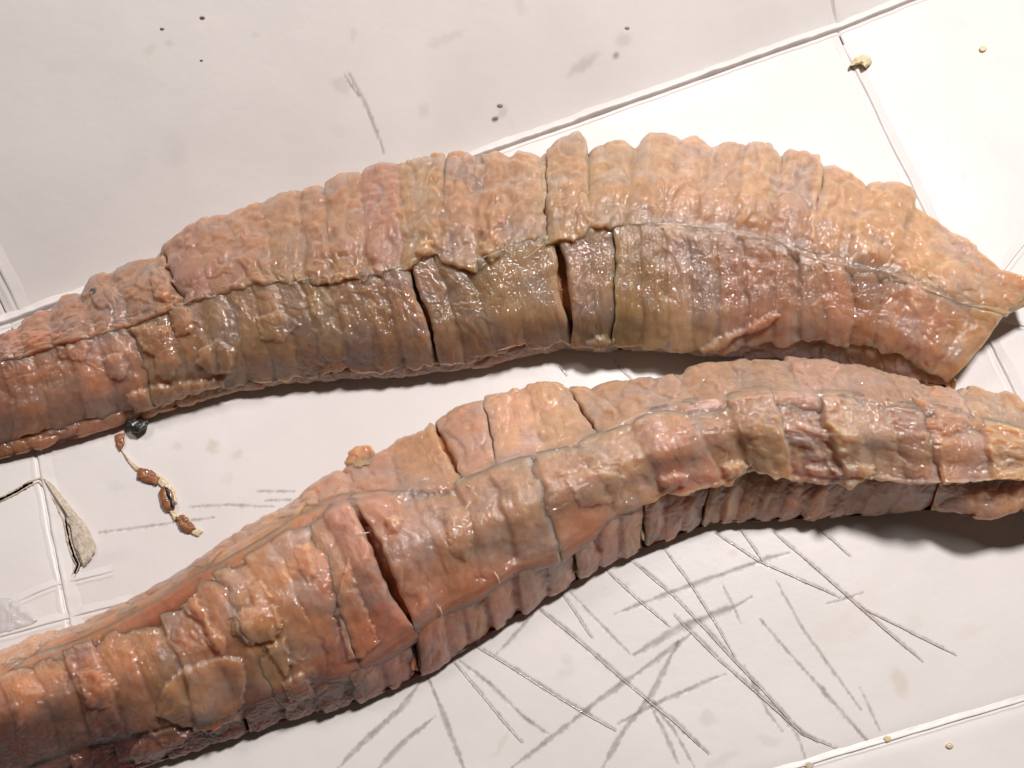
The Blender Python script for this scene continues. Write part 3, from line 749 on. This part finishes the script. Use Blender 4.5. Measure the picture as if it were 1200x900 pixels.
        Zs = s.local_top(Xs[::2], Ys[::2]); Zs = np.stack([np.interp(np.arange(nr), np.arange(nr)[::2], Zs[:, j]) for j in range(n)], 1)
        Zs = (Zs + np.roll(Zs, 1, 1) + np.roll(Zs, -1, 1)) / 3
        e = np.sqrt(np.clip(1 - rr ** 3.5, 0, 1))[:, None]
        nz = fbm(np.stack([Xs / 13 + seed, Ys / 13, Xs * 0 + seed], -1), 3)
        edge = .5 + .9 * fbm(np.stack([Xs / 26 + seed, Ys / 26, Xs * 0 + seed + 3], -1), 2)      # part of the rim melts into the flesh
        top = Zs + lift + thick * (edge + .25) * (.15 + .85 * e) + .0009 * e * nz
        bot = Zs + lift - .0012 - .0006 * e
        V = np.concatenate([unproject(Xs, Ys, top).reshape(-1, 3), unproject(Xs, Ys, bot).reshape(-1, 3)])
        i = np.arange(nr * n).reshape(nr, n); ii = np.concatenate([i, i[:, :1]], 1)
        q = np.stack([ii[:-1, :-1], ii[:-1, 1:], ii[1:, 1:], ii[1:, :-1]], -1).reshape(-1, 4); k = nr * n
        q = np.concatenate([q, q[:, ::-1] + k, np.stack([ii[0, 1:], ii[0, :-1], ii[0, :-1] + k, ii[0, 1:] + k], -1)])
        l0 = (nr - 1) * n; f = np.arange(1, n - 1); tr = np.stack([np.full(n - 2, l0), l0 + f, l0 + f + 1], -1); tr = np.concatenate([tr, tr[:, ::-1] + k])
        px, py = np.concatenate([Xs.ravel()] * 2), np.concatenate([Ys.ravel()] * 2)
        col = s.tint(px, py) * 1.06 * (1 - own) + srgb(rgb) * own
        col = col * (1 + .12 * fbm(V * 420, 2))[:, None]
        mesh_obj(name, V, q, M_FLESH, s.root, tris=tr, attrs={'tint': np.clip(col, 0, 1)}, closed=True)
    def fibre(s, pts, wid, rgb=(214, 194, 172), lift=.0006, name='white_fibre', mat=None):
        p = np.asarray(pts, float); seg = np.r_[0, np.cumsum(np.hypot(*np.diff(p, axis=0).T))]
        n = max(10, int(seg[-1] / 1.5)); t = np.linspace(0, seg[-1], n)
        x = np.interp(t, seg, p[:, 0]) + .8 * noise1(t / 9, wid * 31 + p[0, 0]); y = np.interp(t, seg, p[:, 1]) + .8 * noise1(t / 9, wid * 17 + p[0, 1])
        z = s.top(x, y); z = np.convolve(np.pad(z, 2, mode='edge'), np.ones(5) / 5, 'valid') + lift * np.sin(np.linspace(.3, 2.9, n))
        C = unproject(x, y, z); T = np.gradient(C, axis=0); T /= np.linalg.norm(T, axis=1)[:, None]
        U = np.cross(T, [0, 0, 1.]); U /= np.linalg.norm(U, axis=1)[:, None]; Wv = np.cross(U, T)
        rr = wid * MM * .095 * np.sqrt(np.clip(np.sin(np.linspace(.05, 3.09, n)), 0, 1)) * (1 + .5 * noise1(t / 4, p[0, 0]))
        an = np.linspace(0, 2 * math.pi, 7)[:-1]
        V = C[:, None] + (U[:, None] * np.cos(an)[None, :, None] + Wv[:, None] * .7 * np.sin(an)[None, :, None]) * rr[:, None, None]
        i = np.arange(n * 6).reshape(n, 6); ii = np.concatenate([i, i[:, :1]], 1)
        q = np.stack([ii[:-1, :-1], ii[:-1, 1:], ii[1:, 1:], ii[1:, :-1]], -1).reshape(-1, 4)
        col = np.broadcast_to(srgb(rgb), (n * 6, 3)) * (1 + .2 * fbm(V.reshape(-1, 3) * 900, 2))[:, None]
        mesh_obj(name, V.reshape(-1, 3), q, mat or M_FIBRE, s.root, closed=True, attrs={'tint': np.clip(col, 0, 1)})

# ---- the far fillet, its upper edge frilled
S1 = curve([(-80, 455), (0, 397), (33, 380), (60, 365), (80, 349), (95, 346), (100, 341), (110, 327), (130, 323), (137, 315), (153, 311), (182, 304), (187, 293), (230, 263), (267, 252),
            (300, 243), (345, 223), (352, 226), (373, 219), (381, 222), (384, 217), (397, 207), (420, 202), (424, 204), (428, 199), (447, 193), (470, 192), (493, 191), (500, 188), (517, 184), (523, 190), (527, 182), (540, 181), (557, 188), (563, 178), (580, 176), (597, 181),
            (607, 177), (620, 180), (634, 187), (640, 173), (660, 163), (667, 160), (678, 155), (685, 163), (689, 186), (703, 174), (730, 167), (743, 175), (763, 158), (780, 160), (797, 164), (817, 160), (835, 172), (850, 171), (880, 169), (903, 172), (916, 189), (927, 178), (945, 178), (964, 184), (960, 196),
            (968, 197), (978, 197), (1000, 207), (1017, 219), (1048, 217), (1071, 224), (1080, 236), (1090, 252), (1118, 270), (1149, 297), (1172, 319), (1200, 327), (1225, 334)][0:62] + [(968, 197), (978, 197), (1000, 207), (1017, 219), (1048, 217), (1068, 223), (1076, 240), (1090, 252), (1118, 270), (1149, 297), (1172, 319), (1200, 327), (1225, 334)])
SEAM1 = curve([(-80, 440), (0, 425), (60, 405), (110, 392), (153, 380), (200, 360), (233, 347), (283, 331), (337, 331), (400, 321), (473, 311), (510, 296), (563, 303), (610, 284), (647, 274), (717, 263), (750, 261), (793, 263), (837, 268), (880, 277), (910, 282), (947, 300), (978, 309), (1036, 318), (1071, 333), (1118, 352), (1137, 360), (1176, 369), (1210, 376)], 8)
LIP1 = curve([(-80, 545), (0, 515), (60, 500), (120, 484), (200, 462), (267, 446), (400, 432), (500, 424), (583, 410), (650, 395), (690, 402), (720, 397), (800, 404), (850, 408), (900, 399), (960, 396), (1005, 400), (1060, 416), (1102, 437), (1120, 450), (1150, 470)], 8)
BOT1 = curve([(-80, 560), (0, 537), (40, 527), (83, 515), (123, 503), (160, 491), (193, 481), (233, 470), (267, 460), (317, 450), (400, 443), (430, 443), (500, 437), (580, 427), (627, 414), (663, 408), (707, 412), (750, 408), (790, 413), (823, 415), (900, 418), (958, 420), (1013, 430), (1063, 445), (1102, 453), (1150, 470)], 5)
f1 = empty('fish_fillet', tuple(unproject(600, 430, 0.0) * 1))
f1.location = (0, 0, 0)
tag(f1, 'far raw fish fillet, scored crosswise, with a frill of orange lobes and pointed right tip', 'fish fillet', 'raw scored fish fillets on the carton')
zS1 = zc((-80, 6), (100, 7), (200, 9), (500, 11), (800, 12), (1100, 11), (1200, 11)); zM1 = zc((-80, 13), (100, 16), (300, 20), (600, 23), (900, 23), (1100, 18), (1200, 12))
zE1 = zc((-80, 14), (100, 17), (300, 21), (600, 24), (900, 23), (1100, 18), (1200, 12)); zN1 = zc((-80, 12), (100, 15), (300, 18), (600, 20), (900, 20), (1100, 15), (1200, 9))
zL1 = zc((-80, 4), (100, 5), (300, 6), (600, 8), (750, 9), (900, 11), (1000, 11), (1120, 8), (1200, 7)); zB1 = zc((-80, .6), (500, .8), (1000, 1.5), (1060, 3), (1120, 4.5))
W1 = lambda x: np.maximum(sstep(690, 780, x), .0) * .97 * (1 - sstep(1120, 1140, x))
row1 = dict(name='flesh_lobe', weld_bot=W1, ovx=lambda x: 1 - sstep(690, 780, x), crumb=.0008, tip=lambda x: 1.0 * sstep(1060, 1150, x), liftx=lambda x: 1 - .95 * sstep(560, 760, x) - .5 * sstep(420, 300, x), T=S1, B=SEAM1, far=.006, seed=3, nb=150, len=110, over=.06, ragged=1.0, lift=.0003, lobe=.0006, cellw=30, cellh=50, wob=8, wobf=4, round=6, rolld=.0016, rollb=.0010, bulge=(.0002, .0010), saw=(-.0006, .0006), offs=.0005, step=.0006,
            nodes=[(0, zS1), (.28, lambda x: zS1(x) * .35 + zM1(x) * .6), (.62, zM1), (1, zE1)],
            cuts=[(-75, -80), (-20, -30), (22, 20), (58, 62), (97, 110), (134, 150), (187, 212, .8), (229, 248), (266, 288), (305, 325), (350, 362), (382, 392), (424, 432), (466, 472), (521, 515), (559, 560), (600, 602), (636, 640, .3), (688, 690), (743, 735), (797, 775), (835, 815), (878, 858), (916, 900), (957, 945), (1017, 990), (1074, 1040), (1126, 1092), (1216, 1182)])
row2 = dict(name='flesh_slice', weld_top=W1, crumb=.0004, T=SEAM1, B=LIP1, seed=5, nb=130, len=110, over=.05, ragged=1.2, lift=.0003, lobe=.00035, cellw=32, cellh=90, cellsoft=.55, wob=5, wobf=4, round=4, rolld=.0010, rollb=.0004, bulge=(.0001, .0005), saw=(-.0006, .0001), offs=.00025, step=.00035, lump=.62, milk=.45, bow=3,
            nodes=[(0, zE1), (.4, zN1), (.75, lambda x: zN1(x) * .62 + zL1(x) * .38), (1, zL1)],
            cuts=[(-80, -85), (-35, -25), (0, 15), (38, 60), (76, 100), (112, 138), (150, 178, .03), (196, 226), (232, 258), (262, 292), (292, 322), (322, 352), (352, 378), (382, 408), (412, 440), (444, 474), (477, 512, 2.5), (508, 545), (540, 580), (590, 618), (650, 668, 5.5), (688, 700), (718, 718, .12), (748, 752), (776, 782), (803, 812), (838, 842), (870, 876), (902, 906), (934, 938), (966, 968), (1000, 998), (1032, 1024), (1066, 1048), (1100, 1070), (1140, 1094), (1178, 1114)])
row3 = dict(name='under_flesh', grow=0, T=LIP1, B=BOT1, near=.006, seed=9, nb=40, len=30, wob=2, wobf=2, round=4, rolld=.0006, rollb=.0004, bulge=(0, .0003), saw=(-.0002, .0002), offs=.0001, step=.0002, lump=.6, var=.6, depth=.003,
            nodes=[(0, lambda x: zL1(x) - .0012), (.55, lambda x: zL1(x) * .62), (1, zB1)],
            cuts=[(x, x + 6) for x in (-85, -20, 60, 140, 200, 280, 350, 430, 510, 590, 662, 720, 800, 880, 960, 1030, 1112)])
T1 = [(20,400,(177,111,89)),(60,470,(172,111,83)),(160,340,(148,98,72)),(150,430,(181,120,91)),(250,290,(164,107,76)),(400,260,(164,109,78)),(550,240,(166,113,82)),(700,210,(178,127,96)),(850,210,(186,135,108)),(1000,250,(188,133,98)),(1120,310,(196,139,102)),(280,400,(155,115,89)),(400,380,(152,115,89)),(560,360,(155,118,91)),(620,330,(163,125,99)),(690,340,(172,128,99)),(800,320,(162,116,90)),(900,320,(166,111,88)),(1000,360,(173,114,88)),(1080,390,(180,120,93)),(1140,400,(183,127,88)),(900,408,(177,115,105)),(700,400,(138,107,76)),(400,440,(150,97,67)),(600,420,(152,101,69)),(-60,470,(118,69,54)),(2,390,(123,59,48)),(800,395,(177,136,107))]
F1 = Fillet(f1, [row1, row2, row3], T1, (.975, 1.02, .86)); F1.xr = (-84, 1108); F1.zskin = zB1
F1.flakes = [([(152, 385), (175, 378), (200, 384), (206, 402), (190, 422), (168, 412)], (156, 110, 80), .0011), ([(196, 365), (214, 358), (230, 372), (226, 392), (206, 396)], (146, 108, 80), .0009),
             ([(232, 410), (255, 396), (276, 410), (272, 434), (246, 438), (230, 425)], (144, 106, 76), .0010), ([(146, 462), (175, 452), (215, 446), (265, 441), (262, 452), (220, 463), (185, 477), (160, 484)], (170, 140, 98), .0014),
             ([(562, 286), (584, 275), (592, 290), (588, 302), (575, 309), (562, 300)], (168, 132, 84), .0012), ([(484, 296), (494, 284), (507, 282), (508, 296), (497, 305)], (170, 130, 86), .0012), ([(686, 400), (704, 391), (720, 398), (712, 410), (696, 411)], (160, 130, 84), .0013),
             ([(818, 409), (840, 396), (870, 383), (910, 364), (916, 370), (892, 386), (862, 396), (845, 411), (826, 414)], (166, 124, 88), .0012), ([(104, 345), (128, 333), (142, 345), (132, 362), (112, 362)], (150, 106, 76), .0010),
             ([(176, 318), (196, 312), (206, 336), (198, 356), (180, 350)], (158, 110, 78), .0011), ([(120, 420), (140, 412), (152, 428), (146, 446), (128, 444)], (142, 98, 70), .0009), ([(180, 410), (205, 402), (214, 425), (200, 446), (182, 440)], (146, 102, 76), .0009), ([(300, 372), (330, 362), (352, 380), (330, 402), (306, 398)], (126, 98, 72), .0006), ([(60, 395), (90, 382), (108, 400), (98, 425), (70, 420)], (150, 102, 76), .0008)]
F1.core(.0055)
for r in F1.rows: F1.build_row(r)
F1.skin(S1, BOT1, (80, 52, 36), .008, out=.2)
F1.finish()

# ---- the near fillet
S2 = curve([(-80, 810), (0, 763), (20, 757), (33, 747), (87, 735), (160, 700), (220, 668), (233, 655), (283, 620), (327, 600), (350, 583), (385, 557), (405, 550), (440, 532), (467, 517), (498, 507), (503, 498), (533, 480), (570, 467), (600, 459), (619, 454), (653, 453), (693, 457), (737, 447), (802, 437), (815, 429), (850, 424), (880, 424), (925, 420), (970, 424), (1015, 432), (1072, 447), (1090, 451), (1111, 455), (1120, 462), (1144, 456), (1165, 462), (1180, 459), (1198, 475), (1250, 492)])
D2 = curve([(-80, 835), (0, 790), (50, 764), (100, 746), (177, 709), (230, 673), (300, 634), (350, 604), (400, 584), (450, 577), (520, 568), (550, 556), (600, 537), (656, 524), (703, 508), (746, 486), (811, 471), (900, 458), (1000, 463), (1100, 482), (1250, 512)], 8)
E2 = curve([(-80, 935), (0, 912), (100, 876), (150, 866), (215, 853), (290, 828), (400, 788), (450, 762), (487, 735), (520, 708), (564, 688), (603, 664), (650, 648), (724, 602), (780, 579), (840, 560), (877, 546), (920, 556), (970, 560), (1024, 553), (1060, 560), (1100, 562), (1250, 556)], 5)
BOT2 = curve([(-80, 985), (0, 955), (100, 922), (167, 898), (217, 881), (253, 867), (300, 853), (400, 827), (463, 806), (502, 787), (533, 768), (572, 744), (611, 718), (650, 696), (690, 672), (724, 655), (774, 636), (836, 612), (880, 610), (940, 608), (1012, 604), (1080, 598), (1114, 597), (1135, 605), (1168, 603), (1200, 597), (1250, 590)], 5)
f2 = empty('fish_fillet'); tag(f2, 'near raw fish fillet with a deep open gash and overhanging front edge', 'fish fillet', 'raw scored fish fillets on the carton')
zS2 = zc((-80, 8), (200, 9), (500, 10), (800, 12), (1000, 12), (1250, 12)); zD2 = zc((-80, 15), (200, 18), (500, 21), (800, 23), (1000, 23), (1250, 20))
zM2 = zc((-80, 16), (200, 20), (450, 25), (800, 26), (1000, 25), (1250, 22)); zE2 = zc((-80, 7), (200, 8), (330, 11), (450, 15), (560, 18.5), (700, 19), (800, 17.5), (1000, 17), (1100, 21), (1250, 20)); zB2 = zc((-80, .8), (900, .9), (1060, 1.2), (1100, 8), (1130, 11), (1180, 13), (1250, 14))
WD = lambda x: .9 + 0 * x
WE = lambda x: 1 - sstep(680, 800, x)
q1 = dict(name='flesh_strip', big=.0010, weld_bot=WD, ovx=lambda x: 0 * x, T=S2, B=D2, far=.006, seed=13, nb=90, len=70, over=.06, ragged=1.0, lift=.0003, wob=5, wobf=4, round=4, rolld=.0011, rollb=.0004, bulge=(.0001, .0006), saw=(-.0004, .0004), offs=.0003, step=.0004, lump=.8,
          nodes=[(0, zS2), (.45, lambda x: zS2(x) * .4 + zD2(x) * .55), (1, zD2)],
          cuts=[(-80, -85), (-10, -5), (60, 70), (150, 160), (232, 240), (300, 318), (352, 362), (404, 410), (455, 470), (508, 540, 2.2), (566, 582, .5), (618, 640), (668, 702, 1.6), (738, 756), (800, 815), (858, 875), (922, 940), (990, 1000), (1078, 1092, .1), (1120, 1140), (1172, 1185), (1250, 1250)])
q2 = dict(name='flesh_slice', big=.0016, soft=(.05, .6), weld_top=WD, weld_bot=WE, ovx=lambda x: 1.15 * sstep(690, 800, x), liftx=lambda x: .15 + .85 * sstep(600, 760, x), T=D2, B=E2, seed=17, nb=170, len=150, over=.05, ragged=1.1, lift=.0006, curl=.0005, lobe=.0003, cellw=34, cellh=95, cellsoft=.6, wob=8, wobf=4, round=5, rolld=.0012, rollb=.0005, bulge=(.0, .0006), saw=(-.0009, .0003), offs=.0005, step=.0004, lump=.6, milk=.2, bow=3,
          nodes=[(0, zD2), (.45, zM2), (.8, lambda x: zM2(x) * .45 + zE2(x) * .52), (1, zE2)],
          cuts=[(-80, -90), (-40, -30), (0, 30), (35, 75), (70, 110), (105, 150), (140, 192), (178, 235), (212, 285), (246, 320, .04), (282, 352), (315, 388), (346, 420, .03), (376, 450), (408, 484, 5.5), (480, 530), (530, 572), (572, 606), (620, 655, .05), (672, 724), (735, 782), (800, 842), (850, 878), (905, 930), (960, 985), (1010, 1026), (1040, 1060), (1092, 1100, .05), (1150, 1160), (1200, 1205), (1250, 1250)])
q3 = dict(name='front_slice', grow=0, weld_top=WE, fold=.0006, soft=(.1, 1.0), lobe=.0003, T=E2, B=BOT2, near=.006, seed=23, nb=90, len=70, wob=2.5, wobf=3, round=4, rolld=.0010, rollb=.0005, bulge=(.0001, .0005), saw=(-.0010, .0), offs=.0003, step=.00035, lump=.7, depth=.004,
          nodes=[(0, lambda x: zE2(x) - .0019 * sstep(690, 800, x)), (.5, lambda x: zE2(x) * .55 + zB2(x) * .35), (1, zB2)],
          cuts=[(-90, -88), (-30, -20), (30, 45), (80, 95), (130, 145), (185, 200), (238, 250), (282, 292, 1.0), (325, 338), (365, 380), (405, 420), (446, 458), (484, 492, 2.5), (516, 528), (542, 552), (568, 580), (604, 612), (640, 646), (671, 678, .9), (700, 706), (727, 731), (756, 757, 1.0), (784, 778), (808, 800), (836, 822, .5), (862, 844), (884, 862), (908, 884), (936, 912), (966, 940), (1000, 972), (1036, 1006), (1066, 1044), (1102, 1090, .2), (1150, 1140), (1200, 1200), (1250, 1250)])
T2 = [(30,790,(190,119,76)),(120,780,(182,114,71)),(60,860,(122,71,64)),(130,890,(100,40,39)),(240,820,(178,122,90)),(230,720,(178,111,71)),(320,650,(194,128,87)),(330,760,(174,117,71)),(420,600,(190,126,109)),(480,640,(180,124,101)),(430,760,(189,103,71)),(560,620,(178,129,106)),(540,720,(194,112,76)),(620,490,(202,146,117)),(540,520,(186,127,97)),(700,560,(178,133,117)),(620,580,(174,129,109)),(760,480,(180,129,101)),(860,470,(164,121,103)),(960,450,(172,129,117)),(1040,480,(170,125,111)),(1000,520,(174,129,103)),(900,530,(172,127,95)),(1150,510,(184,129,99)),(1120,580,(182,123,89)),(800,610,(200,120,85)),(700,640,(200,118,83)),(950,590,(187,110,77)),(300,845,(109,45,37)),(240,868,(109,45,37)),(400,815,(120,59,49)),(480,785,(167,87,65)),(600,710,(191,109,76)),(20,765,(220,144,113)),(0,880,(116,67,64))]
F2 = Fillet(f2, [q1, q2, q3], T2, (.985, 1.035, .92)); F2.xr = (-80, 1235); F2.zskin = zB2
F2.flakes = [([(182, 836), (192, 802), (215, 781), (262, 768), (285, 771), (289, 800), (285, 828), (262, 848), (240, 856), (214, 850)], (182, 140, 108), .0010), ([(274, 723), (286, 712), (325, 708), (331, 735), (322, 750), (291, 755), (276, 742)], (172, 126, 84), .0013),
             ([(310, 756), (334, 746), (342, 778), (336, 792), (322, 776)], (160, 114, 78), .0010), ([(212, 710), (229, 696), (242, 714), (251, 735), (268, 755), (262, 768), (245, 756), (237, 731), (221, 722)], (168, 114, 84), .0011),
             ([(394, 702), (408, 655), (420, 690), (438, 735), (444, 754), (425, 770), (408, 772), (399, 741)], (164, 112, 76), .0011), ([(450, 612), (460, 603), (472, 609), (470, 622), (455, 627)], (206, 178, 148), .0014), ([(972, 549), (1005, 542), (1024, 544), (1028, 555), (1006, 560), (984, 561)], (186, 144, 104), .0012),
             ([(768, 562), (790, 552), (808, 556), (802, 569), (780, 576)], (170, 130, 94), .0011), ([(150, 882), (165, 863), (200, 850), (222, 858), (214, 873), (180, 889), (160, 894)], (180, 136, 102), .0010), ([(290, 690), (306, 680), (320, 700), (316, 716), (298, 712)], (150, 98, 70), .0009),
             ([(345, 640), (362, 636), (372, 672), (362, 684), (350, 668)], (150, 94, 68), .0009), ([(845, 545), (865, 538), (879, 545), (868, 556), (850, 562)], (182, 138, 98), .0012), ([(1080, 470), (1094, 455), (1128, 470), (1140, 500), (1110, 512), (1092, 500)], (182, 136, 108), .0010),
             ([(330, 800), (352, 786), (366, 800), (356, 816), (338, 820)], (146, 98, 64), .0009), ([(90, 790), (118, 782), (140, 800), (130, 830), (100, 826)], (158, 98, 68), .0008), ([(520, 600), (548, 592), (556, 625), (548, 660), (528, 650)], (140, 102, 76), .0006), ([(660, 560), (700, 545), (735, 560), (720, 590), (680, 596)], (142, 108, 84), .0006)]
F2.core(.0055)
for r in F2.rows: F2.build_row(r)
F2.skin(S2, BOT2, (58, 30, 28), .010, out=.2)
F2.finish()

# ---- loose flakes of flesh, membranes and white fibres still attached to the two fillets
for p, w in (([(205, 362), (222, 352), (235, 346)], 1.3), ([(255, 337), (282, 332)], 1.0), ([(337, 334), (352, 328), (368, 325)], 1.4), ([(450, 316), (472, 312)], 1.2), ([(612, 305), (625, 296), (642, 282)], 1.2), ([(583, 411), (600, 406)], 1.3)): F1.fibre(p, w, (196, 172, 150), lift=.0002)
for p, w in (([(579, 670), (583, 676), (586, 684)], 2.6), ([(512, 708), (516, 714), (519, 721)], 2.2), ([(546, 568), (552, 571)], 2.4), ([(416, 626), (434, 624)], 1.5)): F2.fibre(p, w, lift=.0003)
F2.flake([(402, 546), (407, 529), (422, 521), (436, 522), (441, 535), (430, 545), (415, 551)], (200, 162, 126), 2.2, thick=.0016, jag=3.0, own=.55)
F1.flake([(144, 493), (160, 489), (176, 492), (170, 503), (152, 509)], (48, 54, 44), 8.8, name='dark_membrane', own=1.0)
F1.flake([(104, 342), (107, 337), (112, 338), (112, 344), (107, 346)], (34, 34, 30), 4.8, thick=.0006, jag=.5, name='dark_fleck', own=1.0)

# ------------------------------------------------------------------ scraps and crumbs on the carton
scrap = empty('fish_scrap'); tag(scrap, 'string of orange flesh scraps with a black streak between the fillets', 'scrap')
zs = lambda l: (lambda X, Y: sheet_z(X, Y, l))
for i, (o, th, m) in enumerate([([(159, 552), (165, 548), (178, 551), (187, 560), (184, 568), (170, 566), (161, 560)], .0008, M_ORANGE), ([(186, 576), (192, 569), (201, 574), (206, 588), (203, 599), (194, 598), (187, 590)], .0010, M_ORANGE), ([(205, 606), (214, 602), (224, 611), (230, 620), (222, 625), (212, 622)], .0008, M_ORANGE)]):
    blob_sheet(o, zs(.0005), th, 5.5 + i, m, scrap, 'flesh_bead', jag=2.6, dome=.0006)
for i, (o, th) in enumerate([([(141, 526), (147, 532), (158, 545), (166, 549), (160, 553), (150, 541)], .0003), ([(176, 551), (190, 558), (198, 566), (205, 575), (208, 590), (203, 592), (198, 576), (186, 568)], .0006), ([(196, 596), (205, 598), (212, 606), (204, 610)], .0007), ([(220, 616), (230, 618), (238, 622), (232, 629), (224, 625)], .0004), ([(134, 510), (146, 507), (146, 521), (140, 529), (136, 522)], .0008)]):
    blob_sheet(o, zs(.0003), th, 9.5 + i, M_PALE if i < 4 else M_ORANGE, scrap, 'membrane', jag=1.2, dome=.0004)
blob_sheet([(193, 571), (197, 571), (200, 581), (205, 590), (204, 597), (200, 594), (199, 586), (195, 581)], zs(.0017), .0005, 3.9, M_BLACK, scrap, 'black_streak', jag=.9, dome=.0003)
cr = blob_sheet([(995, 78), (1001, 68), (1010, 64), (1021, 67), (1022, 74), (1015, 80), (1009, 75)], zs(.0004), .0018, 1.9, M_CRUMB, None, 'crumb', jag=1.0, dome=.0012)
tag(cr, 'curled pale yellow crumb by the long fold at upper right', 'crumb')
def speck(x, y, r, m, label, name='speck', seed=1., th=.00035):
    an = np.linspace(0, 2 * math.pi, 9)[:-1]
    o = blob_sheet(np.c_[x + r * 1.15 * np.cos(an), y + r * .9 * np.sin(an)], zs(.0002), th, seed, m, None, name, jag=r * .12, dome=th * .5, nr=6)
    tag(o, label, 'crumb' if name == 'crumb' else 'speck', 'tiny specks scattered over the carton'); return o
speck(1152, 57, 4, M_CRUMB, 'tiny pale crumb near the top right corner of the carton', 'crumb', 2.)
speck(237, 21, 3.2, M_GREY, 'dark grey shiny speck near the top edge, larger of the two at upper left', seed=3.)
speck(190, 34, 2.6, M_GREY, 'flat grey speck at upper left, just left of the darker shiny one', seed=4.)
speck(586, 124, 3.4, M_GREY, 'grey speck with a smear just above the frilled middle of the far fillet', seed=5.)
speck(735, 33, 2.8, M_GREY, 'grey speck at the top of the smeared streak above the far fillet', seed=6.)
speck(1113, 874, 4.2, M_CRUMB, 'small tan crumb beyond the near fold at the lower right corner', 'crumb', 7.)
speck(1040, 866, 4.6, M_CRUMB, 'tan crumb lodged on the near fold at lower right', 'crumb', 8.)
speck(236, 71, 2.0, M_GREY, 'faint dark speck lowest in the cluster at upper left', seed=9., th=.0004)
speck(948, 897, 5.0, M_TORN, 'brown fibre crumb where the near fold leaves the bottom edge', 'crumb', 10.)
